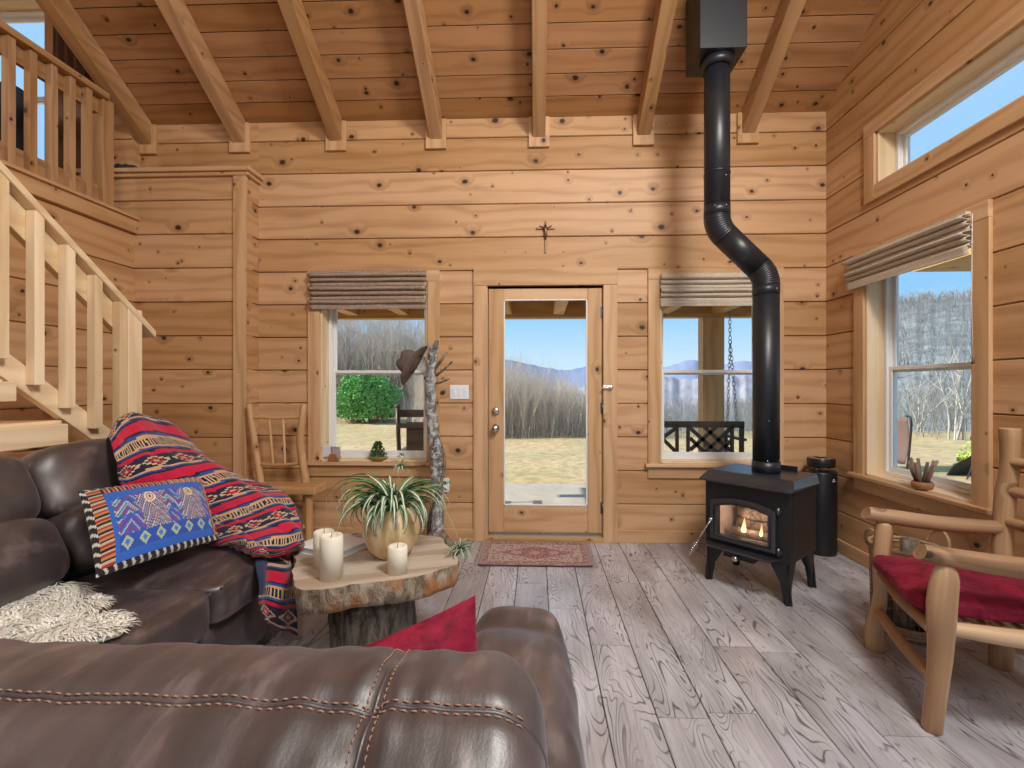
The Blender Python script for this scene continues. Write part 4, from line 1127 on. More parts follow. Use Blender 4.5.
# ------------------------------------------------------------ pillows
def pillow(name, label, TL, TR, BR, BL, thick, mat, col=None, n=40, pinch=.06, parent=None, wob=.006):
    TL, TR, BR, BL = map(V, (TL, TR, BR, BL))
    nrm = (TR-TL).cross(BL-TL).normalized()
    ce = (TL+TR+BR+BL)/4
    def P(u, v, sg):
        x_, y_ = u*2-1, v*2-1
        ux = x_*(1-pinch*(1-y_*y_)); vy = y_*(1-pinch*(1-x_*x_))
        uu, vv = (ux+1)/2, (vy+1)/2
        p = BL.lerp(BR, uu).lerp(TL.lerp(TR, uu), vv)
        h = thick*((1-abs(x_)**2.6)*(1-abs(y_)**2.6))**.55
        w = wob*noise.noise(V((u*6, v*6, sg*3)))*(1-abs(x_))*(1-abs(y_))*3
        return p + nrm*sg*(h+w)
    m = MB()
    m.grid(lambda u, v: P(u, v, 1), n, n, col=col, su=.5, sv=.5); m.grid(lambda u, v: P(u, v, -1), n, n, col=col, su=.5, sv=.5)
    o = m.build(name, mat, loc=V((ce.x, ce.y, min(TL.z, TR.z, BR.z, BL.z))))
    return tag(o, label, 'pillow')
def bluecol(u, v):
    x_, y_ = u*.56, v*.32
    e = min(x_, .56-x_, y_, .32-y_)
    if e < .014: return (.6,.57,.5) if (int((x_+y_)*90) % 3 == 0) else (.02,.018,.02)
    if x_ < .062 or y_ > .275 or (x_ > .525):
        k = int((y_ if x_ < .062 else x_)*130) % 4
        return ((.02,.015,.03), (.55,.22,.07), (.35,.03,.04), (.5,.42,.28))[k]
    if y_ > .245 or y_ < .04 or x_ < .075: return (.035,.13,.52)
    if y_ < .09:
        k = abs(((x_*1.0) % .07)-.035)+abs(y_-.065)*1.0
        return (.42,.50,.30) if .012 < k < .024 else ((.06,.2,.6) if k < .012 else (.03,.09,.42))
    for xc_, ht in ((.235, .165), (.43, .165)):
        dx = abs(x_-xc_+.10*(y_-.16)); t = y_-.09
        r_ = math.hypot(dx, t-ht*.80)
        if r_ < .024: return (.36,.03,.03) if r_ < .007 else ((.75,.70,.55) if r_ < .012 else ((.45,.20,.04) if r_ < .017 else (.70,.66,.58)))
        if dx < .058 and t < ht*.9:
            k = int((t+dx*1.5)/.0062) % 8
            return ((.72,.70,.60), (.30,.03,.05), (.035,.12,.5), (.45,.44,.18), (.04,.05,.26), (.50,.42,.16), (.05,.20,.58), (.26,.05,.22))[k]
    z_ = abs(((x_+.05) % .09)-.045)
    k = int((y_-z_*1.2+x_*.25)/.0075) % 6
    m_ = noise.noise(V((x_*15, y_*13, 1)))
    if m_ > .02: return ((.03,.10,.45), (.26,.06,.30), (.03,.10,.45), (.42,.48,.36), (.04,.15,.5), (.20,.05,.30))[k]
    if m_ < -.2: return ((.40,.46,.22), (.05,.16,.5), (.55,.58,.46), (.05,.14,.5), (.30,.04,.08), (.04,.12,.45))[k]
    return ((.035,.12,.50), (.035,.12,.50), (.07,.24,.62), (.035,.12,.50), (.035,.12,.50), (.03,.08,.36))[k]
pTL, pTR, pBR, pBL = atX(78, 491, -1.79), atX(202, 476, -1.70), atX(219, 539, -1.46), atX(96, 578, -1.50)
pillow('patterned_pillow', 'blue embroidered lumbar pillow leaning on the sofa back', pTL, pTR, pBR, pBL, .055, M['vfab'], bluecol, n=110, pinch=.035)
rTL, rTR = atY(345, 648, .80), atY(475.5, 595, .93)
rBR = atY(455, 700, .86)
dn = (rTL-rTR); 
TRv = rTR; ed = (rTL-rTR).normalized()*.42; 
side = V((-.05, -.10, -.40)).normalized()*.42
side = (side - ed.normalized()*side.dot(ed.normalized())*.75)
pillow('red_pillow', 'crimson velvet pillow propped in the corner of the loveseat', TRv+ed, TRv, TRv+side, TRv+ed+side, .075, M['velvet'], n=44, pinch=.05, wob=.014)

# ------------------------------------------------------------ striped blanket
def blcol(x_, y_):
    t = (y_*.80) % .235; x_ = x_*.8
    if t < .040: return (.56,.012,.05)
    if t < .048: return (.018,.016,.03)
    if t < .058: return (.03,.07,.30)
    if t < .070: return (.62,.36,.17)
    if t < .102:
        return (.018,.016,.03) if (x_ % .018) < .010 else (.60,.42,.24)
    if t < .110: return (.62,.36,.17)
    if t < .118: return (.04,.10,.34)
    if t < .128: return (.018,.016,.03)
    if t < .146: return (.56,.012,.05)
    if t < .208:
        k = abs((x_ % .15)-.075)/.075+abs(t-.179)/.029
        return (.02,.02,.05) if k > 1.0 else ((.60,.42,.24) if k > .74 else ((.02,.02,.05) if k > .52 else ((.56,.012,.05) if k > .24 else (.60,.42,.24))))
    if t < .218: return (.62,.36,.17)
    if t < .226: return (.03,.07,.30)
    return (.018,.016,.03)
net = [
 [(104,446,-2.10), (118,424,-2.14), (138,417,-2.16), (160,424,-2.17), (176,438,-2.18)],
 [(108,440,-1.96), (122,419,-2.00), (142,414,-2.03), (166,423,-2.05), (190,442,-2.07)],
 [(114,462,-1.87), (138,447,-1.87), (166,445,-1.88), (192,451,-1.90), (212,462,-1.94)],
 [(120,482,-1.84), (152,476,-1.79), (188,470,-1.75), (216,468,-1.73), (240,478,-1.73)],
 [(142,502,-1.80), (184,500,-1.72), (216,493,-1.62), (246,486,-1.56), (276,487,-1.52)],
 [(170,524,-1.74), (206,519,-1.60), (236,511,-1.48), (264,500,-1.40), (288,502,-1.36)],
 [(203,541,-1.56), (228,536,-1.44), (250,529,-1.34), (276,522,-1.26), (295,521,-1.25)],
 [(222,547,-1.46), (240,546,-1.34), (257,546,-1.22), (281,548,-1.17), (301,543,-1.17)],
 [(226,551,-1.47), (242,553,-1.34), (258,556,-1.21), (281,556,-1.18), (299,552,-1.18)],
]
G = [[atX(*q_) for q_ in row] for row in net]
NU_, NV2 = 90, 150
cols = [catmull([G[r][c_] for r in range(len(G))], NV2) for c_ in range(5)]
def blk(u, v):
    j = int(round(v*NV2)); row = [cols[c_][j] for c_ in range(5)]
    t = u*4; i = min(int(t), 3); f = t-i
    p0, p1, p2, p3 = row[max(i-1, 0)], row[i], row[i+1], row[min(i+2, 4)]
    p = .5*((2*p1)+(p2-p0)*f+(2*p0-5*p1+4*p2-p3)*f*f+(3*p1-p0-3*p2+p3)*f**3)
    fold = .024*math.sin(u*9+v*7+2.5*noise.noise(V((u*2, v*3, 0))))*(.5+v*.6)+.020*noise.noise(V((u*6, v*9, 3)))+.022*abs(math.sin(u*14-v*16+3*noise.noise(V((u*3, v*4, 7)))))*v
    return p+V((.75, -.35, .55)).normalized()*(fold+.004)
m = MB(); m.grid(blk, NU_, NV2, col=lambda u, v: blcol(u*.85+.02*math.sin(v*9), v*1.42+.03*u+.05), su=.9, sv=1.4)
# hanging tail in front of the arm
tail = [
 [(256,540,-1.34), (270,538,-1.31), (284,537,-1.30), (298,534,-1.30)],
 [(255,562,-1.235), (268,562,-1.20), (284,562,-1.20), (299,558,-1.205)],
 [(258,585,-1.20), (271,586,-1.17), (285,587,-1.165), (298,585,-1.175)],
 [(257,603,-1.20), (270,606,-1.17), (284,609,-1.16), (297,610,-1.17)],
 [(266,622,-1.20), (276,628,-1.175), (286,632,-1.165), (297,636,-1.17)],
]
T = [[atX(*q_) for q_ in row] for row in tail]
tcols = [catmull([T[r][c_] for r in range(5)], 70) for c_ in range(4)]
def tl_(u, v):
    j = int(round(v*70)); row = [tcols[c_][j] for c_ in range(4)]; t = u*3; i = min(int(t), 2); f = t-i
    p0, p1, p2, p3 = row[max(i-1, 0)], row[i], row[i+1], row[min(i+2, 3)]
    p = .5*((2*p1)+(p2-p0)*f+(2*p0-5*p1+4*p2-p3)*f*f+(3*p1-p0-3*p2+p3)*f**3)
    return p+V((.8, -.6, 0))*(.018*math.sin(u*11+v*2))
m.grid(tl_, 50, 70, col=lambda u, v: blcol(u*.34+.03, v*.46+.135) if u > .28+.1*math.sin(v*9) or v > .62 else (.035,.045,.09), su=.35, sv=.4)
tag(m.build('striped_blanket', M['vfab'], loc=G[6][2]*1.0, solid=.008), 'red navy and tan striped wool blanket draped over the sofa end', 'blanket')

# ------------------------------------------------------------ sheepskin
SKC = V((-1.74, 1.345, .515))
def skz(x_, y_): return .512+.012*noise.noise(V((x_*6, y_*6, 0)))
def skin_in(x_, y_):
    a = math.atan2((y_-SKC.y)/.27, (x_-SKC.x)/.40); r_ = math.hypot((y_-SKC.y)/.27, (x_-SKC.x)/.40)
    return r_ < 1+.12*math.sin(a*5+1)+.06*math.sin(a*9)
sk = thing('sheepskin', 'cream long haired sheepskin on the near sofa seat', 'throw', (SKC.x, SKC.y, .50))
m = MB()
def skp(u, v):
    a = u*2*PI; rr_ = v*(1+.12*math.sin(a*5+1)+.06*math.sin(a*9))
    x_, y_ = SKC.x+.40*rr_*math.cos(a), SKC.y+.27*rr_*math.sin(a); return V((x_, y_, skz(x_, y_)))
m.grid(skp, 64, 14, cu=True); m.build('hide', M['fur'], sk, solid=.01)
m = MB(); cnt = 0
while cnt < 11000:
    x_, y_ = SKC.x+random.uniform(-.46, .46), SKC.y+random.uniform(-.32, .32)
    if not skin_in(x_, y_): continue
    cnt += 1
    a = 2*PI*noise.noise(V((x_*5, y_*5, 3)))+random.gauss(0, .5)
    le = random.uniform(.035, .06); dx, dy = math.cos(a)*le*.75, math.sin(a)*le*.75-.006
    z = skz(x_, y_)+.004; w = random.uniform(.002, .0036); px_, py_ = -math.sin(a)*w, math.cos(a)*w
    h = random.uniform(.010, .026)
    b = len(m.v)
    m.v += [V((x_-px_, y_-py_, z)), V((x_+px_, y_+py_, z)), V((x_+dx*.4-px_, y_+dy*.4-py_, z+h)), V((x_+dx*.4+px_, y_+dy*.4+py_, z+h)), V((x_+dx-px_*.6, y_+dy-py_*.6, z+h*.9)), V((x_+dx+px_*.6, y_+dy+py_*.6, z+h*.9)), V((x_+dx*1.35, y_+dy*1.35, z+h*.45))]
    g0 = [(0, 0, .5)]
    m.face([b, b+1, b+3, b+2], g0*4, True); m.face([b+2, b+3, b+5, b+4], g0*4, True); m.face([b+4, b+5, b+6], g0*3, True)
fo = m.build('fleece', M['fur'], sk, recalc=False); fo['kind'] = 'stuff'

# ------------------------------------------------------------ coffee table
ZT = .45
edge = [(293,577), (298,589), (327,589), (356,584), (393,580), (419,576), (442,569), (458,563), (455,553), (447,545), (439,537), (413,534.5), (380,533), (345,534), (318,538), (300,545), (292,553), (296,560), (293,568)]
E = [atZ(a, b_, ZT) for a, b_ in edge]
Ec = sum(E, V((0, 0, 0)))/len(E)
loop = []
for i in range(len(E)):
    p0, p1, p2, p3 = E[i-1], E[i], E[(i+1) % len(E)], E[(i+2) % len(E)]
    for k in range(6):
        f = k/6; p = .5*((2*p1)+(p2-p0)*f+(2*p0-5*p1+4*p2-p3)*f*f+(3*p1-p0-3*p2+p3)*f**3)
        d_ = (p-Ec).normalized(); loop.append(p+d_*.010*noise.noise(p*22))
ct = thing('coffee_table', 'live edge log slab coffee table on a bark stump', 'coffee table', (Ec.x, Ec.y, 0))
m = MB(); n_ = len(loop)
tops = [[p for p in loop]] + [[Ec.lerp(p, s_)+V((0, 0, .003*noise.noise(p*8*s_))) for p in loop] for s_ in (.97, .7, .4, .12)]
b = len(m.v)
for r_ in tops: m.v += r_
for r_ in range(4):
    for i in range(n_):
        j = (i+1) % n_; q4 = [b+r_*n_+i, b+r_*n_+j, b+(r_+1)*n_+j, b+(r_+1)*n_+i]
        m.face(q4, [(m.v[k].x*.9+m.v[k].y*.35, m.v[k].y*.9-m.v[k].x*.35, .3) for k in q4], True)
q4 = [b+4*n_+i for i in range(n_)]; m.face(q4, [(m.v[k].x*.9+m.v[k].y*.35, m.v[k].y*.9-m.v[k].x*.35, .3) for k in q4], True)
b = len(m.v); lays = [(0, 1.0), (.02, 1.004), (.05, .995), (.08, .985), (.105, .965), (.112, .90)]
for dz_, s_ in lays:
    for p in loop:
        q_ = Ec.lerp(p, s_); d_ = (p-Ec).normalized(); q_ = q_+d_*(.014*noise.noise(V((p.x*16, p.y*16, dz_*22)))*(1 if dz_ else 0)); q_.z = ZT-dz_; m.v.append(q_)
for r_ in range(len(lays)-1):
    for i in range(n_):
        j = (i+1) % n_; m.face([b+r_*n_+i, b+r_*n_+j, b+(r_+1)*n_+j, b+(r_+1)*n_+i], [(0, 0, .4)]*4, True, m=1)
m.face([b+(len(lays)-1)*n_+i for i in range(n_)], [(0, 0, .4)]*n_, m=1)
m.build('slab_top', [M['slab'], M['edgebark']], ct)
bc = atZ(371, 640, .1); bc = V((bc.x, 2.16, 0))
m = MB(); m.tube([(bc.x, bc.y, .0), (bc.x, bc.y, .1), (bc.x, bc.y, .2), (bc.x, bc.y, .3), (bc.x, bc.y, .345)], .19, 48, rough=.16, rfreq=16); m.build('stump_base', M['bark'], ct)

# candles, book
for px, py, rr, h, lab in ((331.5, 578, .047, .185, 'tall ivory pillar candle at the front of the slab table'), (324, 567, .045, .165, 'ivory pillar candle half hidden behind the tall one'), (397.5, 572, .043, .118, 'short ivory pillar candle in front of the spider plant')):
    p = atZ(px, py, ZT)
    c_ = thing('pillar_candle', lab, 'candle', p, group='ivory candles on the slab table')
    m = MB(); m.lathe([(0, 0), (rr, 0), (rr, h-.006), (rr-.006, h), (rr-.012, h-.004), (rr*.4, h-.012), (0, h-.014)], 32, Matrix.Translation(p)); m.build('wax_body', M['wax'], c_)
    m = MB(); m.tube([p+V((0, 0, h-.014)), p+V((.001, 0, h+.002)), p+V((.003, 0, h+.014))], .002, 6); m.build('wick', M['rattan'], c_)
bA, bB, bC = atZ(296, 556, ZT), atZ(331, 551, ZT), atZ(369, 538, ZT)
b0_, b1_ = atZ(300, 559, ZT+.0), atZ(368, 545, ZT)
ang_ = math.atan2(b1_.y-b0_.y, b1_.x-b0_.x)
ang_ = -.40
bo = thing('white_book', 'large white paperback book lying on the slab table', 'book', (atZ(295, 552, ZT)+atZ(369, 545, ZT))/2, ang_)
m = MB(); m.box(-.137, .137, -.11, .11, .003, .027); m.build('page_block', M['pages'], bo, local=True)
m = MB(); m.box(-.143, .143, -.113, .113, .027, .030); m.box(-.143, .143, -.113, .113, 0, .003); m.box(-.145, -.142, -.113, .113, 0, .030); m.build('cover', M['paper'], bo, local=True)

# ------------------------------------------------------------ spider plant
pp = atZ(391.5, 555, ZT)
pl = thing('spider_plant', 'spider plant with striped arching leaves in a round ochre pot', 'potted plant', pp)
Mx = Matrix.Translation(pp)
m = MB(); m.lathe([(0, 0), (.062, 0), (.078, .006), (.108, .04), (.130, .09), (.136, .125), (.128, .17), (.106, .208), (.088, .225), (.085, .235), (.078, .235), (.078, .222), (.05, .215), (0, .213)], 40, Mx); m.build('pot', M['pot'], pl)
m = MB(); m.lathe([(0, .214), (.075, .216), (.0, .222)], 20, Mx); m.build('soil', M['bark'], pl)
LG, LD, LW_ = (.14,.27,.11), (.055,.13,.06), (.80,.84,.72)
def leaf(m, p0, dirh, le, rise_, droop, w, twist=0, n=12):
    pts = []; d_ = V((math.cos(dirh), math.sin(dirh), 0)); sdv = V((-d_.y, d_.x, 0))
    p = V(p0); th = rise_; bend = twist
    for k in range(n+1):
        pts.append(p.copy()); t = k/n
        p = p+(d_*math.cos(th)+V((0, 0, 1))*math.sin(th)+sdv*bend*t)*(le/n); th -= droop/n*(.5+1.2*t)
    rows_ = []
    for k, q_ in enumerate(pts):
        t = k/n; ww = w*(.55+.45*math.sin(PI*min(1, t*1.25+.15)))*(1-t**4)*1.0+.0004
        up_ = V((0, 0, 1)); 
        rows_.append([q_-sdv*ww+V((0, 0, ww*.45)), q_-sdv*ww*.38, q_+sdv*ww*.38, q_+sdv*ww+V((0, 0, ww*.45))])
    b = len(m.v)
    for r_ in rows_: m.v += r_
    for k in range(n):
        for j in range(3):
            m.face([b+k*4+j, b+k*4+j+1, b+(k+1)*4+j+1, b+(k+1)*4+j], [(0, 0, 0)]*4, True, c=LW_ if j == 1 else random.choice((LG, LD, (.16,.29,.10))))
m = MB(); random.seed(21)
top_ = pp+V((0, 0, .222))
for k in range(64):
    a = 2*PI*k/64*1.618*3; rr_ = random.uniform(.01, .06)
    leaf(m, top_+V((math.cos(a)*rr_, math.sin(a)*rr_, 0)), a+random.uniform(-.3, .3), random.uniform(.22, .40), random.uniform(.75, 1.35), random.uniform(2.6, 4.1), random.uniform(.0085, .0135), random.uniform(-.2, .2))
for k in range(26):
    a = random.uniform(0, 2*PI); leaf(m, top_+V((math.cos(a)*.05, math.sin(a)*.05, .0)), a, random.uniform(.18, .30), random.uniform(.5, .9), random.uniform(3.4, 4.6), random.uniform(.009, .013), random.uniform(-.2, .2))
for a, le, ri, dr in ((2.9, .46, 1.3, 3.3), (3.3, .50, 1.2, 3.4), (3.6, .44, 1.25, 3.2), (-.2, .42, 1.0, 2.9), (.3, .44, 1.15, 3.3), (-1.2, .36, 1.0, 3.3), (-1.9, .36, 1.1, 3.4), (-2.5, .40, 1.2, 3.5), (-.7, .42, 1.05, 3.3)):
    leaf(m, top_, a, le, ri, dr, .0135, random.uniform(-.1, .1), 16)
m.build('foliage', M['vleaf'], pl, recalc=False)
tipA = atY(401, 466, pp.y-.02); tipB = atY(460, 549, pp.y+.02); tipC = atY(446, 484, pp.y+.02)
m = MB()
for pts in ([top_, top_+V((.02, 0, .08)), tipA], [top_, top_+V((.10, .01, .07)), top_+V((.24, .02, .02)), tipB+V((0, 0, .03))], [top_, top_+V((.1, 0, .09)), tipC]):
    m = MB(); m.tube(catmull(pts, 14), .002, 5, c=(.50,.48,.22)); m.build('runner', M['vleaf'], pl, recalc=False)
for tip, n_l, le in ((tipA, 16, .07), (tipA+V((0, 0, .05)), 9, .04), (tipB, 46, .105), (tipC, 12, .05)):
    m = MB()
    for k in range(n_l):
        leaf(m, tip, random.uniform(0, 2*PI), le*random.uniform(.7, 1.1), random.uniform(-.2, 1.2), random.uniform(1.5, 3), .0042, 0, 6)
    m.build('plantlet', M['vleaf'], pl, recalc=False)

# ------------------------------------------------------------ coat tree with hat
YK = 3.55
ctp = [atY(437, 552, YK), atY(437, 500, YK), atY(436, 455, YK), atY(431, 410, YK), atY(431, 375, YK), atY(434, 345, YK)]
ctp[0].z = 0
kt = thing('coat_tree', 'rustic lichen covered tree trunk coat stand by the left window', 'coat stand', (ctp[0].x, YK, 0))
m = MB(); m.tube(catmull(ctp, 40), [.041+.012*(1-k/40)-.006*(k/40) for k in range(41)], 16, rough=.14, rfreq=16); m.build('trunk', M['birch'], kt)
for a_, b_, r_ in (((432, 372), (447, 352), .011), ((433, 378), (452, 362), .009), ((431, 372), (425, 357), .013), ((433, 352), (437, 341), .018), ((434, 384), (449, 379), .008)):
    m = MB(); p0 = atY(*a_, YK); p1 = atY(*b_, YK-.05); m.tube([p0, p0.lerp(p1, .5)+V((0, 0, -.006)), p1], [r_*1.15, r_, r_*.9], 10, rough=.1, rfreq=20); m.build('peg', M['vine'], kt)
m = MB()
tw = []
for k in range(40):
    t = k/39; base = catmull(ctp, 40)[int(t*20)]; a = t*5.5+2.2; tw.append(base+V((math.cos(a), math.sin(a), 0))*.062)
m.tube(tw, [.018-.008*k/39 for k in range(40)], 8, rough=.2, rfreq=20)
m.build('vine', M['vine'], kt)
for sg, L_ in ((1, .20), (.5, .15), (-1, .13), (.2, -.16)):
    m = MB(); o_ = ctp[0]; e_ = V((sg*.9*abs(L_), -L_*.6, 0)); m.tube(catmull([o_+V((0, 0, .16)), o_+e_*.5+V((0, 0, .10)), o_+e_+V((0, 0, .022))], 10), [.035-.014*k/10 for k in range(11)], 10, rough=.25, rfreq=18); m.build('root', M['vine'], kt)
hp = atY(413, 364, YK-.06)
ht = thing('felt_hat', 'brown felt hat hung on the coat stand', 'hat', hp)
Rt = Matrix.Translation(hp) @ Matrix.Rotation(math.radians(16), 4, 'Y') @ Matrix.Rotation(math.radians(-78), 4, 'Y') 
def crown(P, w): return V((P.x*(1-.22*max(0, w.z)), P.y*(1-.12*max(0, w.z)), P.z-.02*max(0, w.z)*math.exp(-(w.x*3)**2)))
m = MB(); m.puff((0, 0, .045), (.092, .082, .075), 3, 14, crown, Rt); m.build('crown', M['hat'], ht)
m = MB()
m.grid(lambda u, v: Rt @ V(((.075+.085*v)*math.cos(2*PI*u)*1.08, (.07+.075*v)*math.sin(2*PI*u), -.02+.035*v*v*abs(math.sin(2*PI*u))**2-.012*v*math.cos(2*PI*u))), 48, 8, cu=True); m.build('brim', M['hat'], ht, solid=.004)
m = MB(); m.grid(lambda u, v: Rt @ V((.094*math.cos(2*PI*u), .084*math.sin(2*PI*u), -.012+.025*v)), 40, 2, cu=True); m.build('hatband', M['sling'], ht, solid=.003)

# ------------------------------------------------------------ log side chair against the back wall
lc = thing('log_chair', 'bent honey log chair with plank seat below the left window', 'chair', (atY(280, 500, 3.6).x, 3.55, 0))
yb_ = 3.585
def PX(a, b_, y=yb_): return atY(a, b_, y)
log('back_post', [V((PX(264, 540).x, yb_-.02, 0)), PX(263, 500), PX(258, 465), PX(253, 430), PX(249, 404)], [.026, .027, .026, .025, .020], lc, M['chairlog'])
log('back_post', [V((PX(307, 540).x, yb_-.02, 0)), PX(307, 500), PX(304, 470), PX(300, 440), PX(304, 404)], [.030, .031, .030, .028, .024], lc, M['chairlog'])
log('back_rail', [PX(253, 417), PX(278, 418), PX(302, 417)], .013, lc, M['chairlog'])
log('back_rail', [PX(259, 464), PX(280, 465), PX(303, 463)], .013, lc, M['chairlog'])
log('spindle', [PX(269, 418), PX(271, 440), PX(273, 464)], .010, lc, M['chairlog'])
log('spindle', [PX(283, 418), PX(284, 440), PX(285, 464)], .010, lc, M['chairlog'])
xl_, xr_ = PX(258, 490).x, atY(315, 490, 3.40).x
m = MB(); m.box(xl_, xr_, 3.40, 3.60, .455, .515); m.build('seat', M['chairlog'], lc, bevel=.01)
for x_ in (xl_+.05, xr_-.075): log('leg', [(x_, 3.46, 0), (x_, 3.46, .25), (x_, 3.46, .46)], .028, lc, M['chairlog'])
log('stretcher', [(xl_+.05, 3.46, .2), (xr_-.055, 3.46, .2)], .015, lc, M['chairlog'])

# ------------------------------------------------------------ things on the left sill
zs_ = .647
q = atY(334, 452, YB+.0)
hb = MB(); hb.prism([(-.038, 0), (.05, 0), (.04, .03), (.02, .058), (-.022, .062), (-.036, .03)], -.022, .022, lambda a, b_, dd: (q.x+a, YB-.012+dd, zs_+b_), ax='b')
tag(hb.build('card_holder', M['smallwood'], loc=(q.x, YB-.012, zs_), bevel=.002), 'reddish wooden card holder on the left window sill', 'card holder')
def cardcol(u, v):
    n_ = noise.noise(V((u*9, v*9, 2))); return (.50,.22,.24) if n_ > .1 else ((.42,.42,.50) if n_ > -.15 else (.62,.55,.55))
for dx, dy, w_, h_, colf, lab, tlt in ((-.05, .012, .10, .10, lambda u, v: (.84, .84, .87), 'white card leaning in the wooden holder', .05), (.025, .002, .075, .095, cardcol, 'small picture card leaning in the wooden holder', -.03)):
    m = MB(); m.grid(lambda u, v: V((q.x+dx-w_/2+w_*u, YB-.012+dy-.012*v, zs_+.028+h_*v+tlt*w_*u)), 10, 10, col=colf)
    tag(m.build('card', M['vplain'], loc=(q.x+dx, YB-.012, zs_+.028), solid=.0015), lab, 'card')
q = atY(378, 452, YB+.005)
bp = thing('bonsai_pot', 'tiny green bonsai in a shallow olive dish on the left sill', 'potted plant', (q.x, YB+.005, zs_))
m = MB(); m.lathe([(0, 0), (.045, 0), (.07, .018), (.085, .03), (.088, .036), (.08, .036), (.05, .026), (0, .026)], 28, Matrix.Translation((q.x, YB+.005, zs_)) @ Matrix.Diagonal((1, .5, 1, 1))); m.build('dish', M['terracotta'], bp)
m = MB(); m.tube([(q.x, YB+.005, zs_+.02), (q.x+.01, YB+.005, zs_+.07), (q.x-.004, YB+.005, zs_+.12)], [.008, .006, .004], 7); m.build('stem', M['vine'], bp)
m = MB(); random.seed(4)
for k in range(420):
    z = random.uniform(.03, .15); r_ = .062*(1-(z-.03)/.13)+.012; a = random.uniform(0, 2*PI); r2 = r_*random.uniform(.3, 1)
    p = V((q.x+r2*math.cos(a), YB+.005+r2*math.sin(a)*.6, zs_+z+.01)); d_ = V((math.cos(a), math.sin(a)*.6, random.uniform(.1, .9))).normalized()*.016; s_ = d_.orthogonal().normalized()*.004
    m.add([p-s_, p+d_*.6-s_*1.4, p+d_, p+d_*.6+s_*1.4, p+s_], [(0, 1, 2, 3, 4)])
m.build('foliage', M['juniper'], bp, recalc=False)

# ------------------------------------------------------------ porch
m = MB(); m.box(-7, 7.5, YB+.15, 6.5, -.3, -.1); tag(m.build('porch_floor', M['patio']), 'pale stone porch floor outside the glazed door', 'porch floor', kind='structure')
YO = 5.45
zbm = atY(545, 318.5, YO).z
m = MB(); m.box(-3.2, 2.72, YO-.07, YO+.07, zbm, zbm+.30, ax=0)
tag(m.build('porch_beam', M['porch'], bevel=.006), 'brown timber beam along the porch edge', 'beam', kind='structure')
m = MB()
for k in range(10): 
    x_ = -2.75+k*.6; m.box(x_-.06, x_+.06, YB+.16, YO-.07, zbm+.035, zbm+.20, ax=1)
tag(m.build('porch_joists', M['porch'], bevel=.004), 'row of porch roof joists resting on the beam', 'joists', kind='structure')
m = MB(); m.box(-3.2, 2.8, YB+.15, 5.9, zbm+.20, zbm+.28, ax=0); m.box(4.25, 7.2, 2.6, 5.4, 2.56, 2.66, ax=0); m.box(6.95, 7.1, 5.2, 5.35, -.2, 2.56, ax=2); tag(m.build('porch_ceiling', M['porch']), 'plank underside of the porch roof', 'porch ceiling', kind='structure')
a_ = atY(700.5, 380, YO).x; b_ = atY(721.5, 380, YO).x
m = MB(); m.box(a_+.0, b_, YO-.09, YO+.09, -.1, zbm, ax=2); tag(m.build('porch_post', M['porch'], bevel=.008), 'square timber porch post behind the porch swing', 'post', kind='structure')

# porch swing
YW = 4.95
def SWp(a, b_): return atY(a, b_, YW)
sw = thing('porch_swing', 'dark wooden porch swing with lattice back outside the right window', 'porch swing', SWp(700, 455))
zt_, zb_ = SWp(700, 422).z, SWp(700, 458).z; x0_, x1_ = SWp(628, 430).x, SWp(744, 430).x
def bar(m, p, q_, w=.018, t=.012):
    p, q_ = V(p), V(q_); d_ = (q_-p); L_ = d_.length; d_.normalize(); y_ = V((0, 1, 0)); s_ = d_.cross(y_).normalized()
    Mx = Matrix(((d_.x, y_.x, s_.x, p.x), (d_.y, y_.y, s_.y, p.y), (d_.z, y_.z, s_.z, p.z), (0, 0, 0, 1))); m.box(0, L_, -t, t, -w, w, M=Mx)
m = MB(); bar(m, (x0_, YW, zt_-.025), (x1_, YW, zt_-.025), .034, .018); bar(m, (x0_, YW, zb_-.02), (x1_, YW, zb_-.02), .03, .018)
for a in (628, 677, 688, 732, 741.5): bar(m, SWp(a, 425), SWp(a, 458), .022 if a in (628, 741.5) else .016, .018)
m.build('back_frame', M['darkwood'], sw, bevel=.003)
m = MB()
for a, b_ in (((690, 428), (722, 457)), ((704, 427), (732, 452)), ((731, 428), (699, 457)), ((716, 427), (690, 450)), ((732, 440), (712, 457)), ((690, 438), (708, 456)),
              ((676, 428), (662, 438)), ((662, 438), (676, 452)), ((662, 438), (640, 428)), ((662, 438), (640, 452))): bar(m, SWp(*a)+V((0, .0, 0)), SWp(*b_), .019, .011)
m.build('lattice', M['darkwood'], sw)
m = MB(); zseat = zb_-.04
for k in range(6): m.box(x0_, x1_, YW+.03+k*.085, YW+.105+k*.085, zseat-.03, zseat, ax=0)
m.build('seat', M['darkwood'], sw)
for x_ in (x0_, x1_):
    m = MB(); m.box(x_-.03, x_+.03, YW, YW+.55, zseat+.22, zseat+.245, ax=1); m.box(x_-.02, x_+.02, YW+.46, YW+.50, zseat-.03, zseat+.22, ax=2); m.build('arm', M['darkwood'], sw)
def chain(m, p, q_, n):
    p, q_ = V(p), V(q_); d_ = (q_-p).normalized(); L_ = (q_-p).length; e1_ = d_.orthogonal().normalized(); e2_ = d_.cross(e1_)
    l_ = L_/n
    for k in range(n):
        c_ = p+d_*(k+.5)*l_; s_ = e1_ if k % 2 else e2_
        m.tube([c_+d_*l_*.66*math.cos(2*PI*j/8)+s_*l_*.34*math.sin(2*PI*j/8) for j in range(8)], .0035, 5, closed=True)
tp_ = V((SWp(737.5, 308).x, YW+.2, zbm+.1)); md_ = V((SWp(738, 338).x, YW+.2, SWp(738, 338).z))
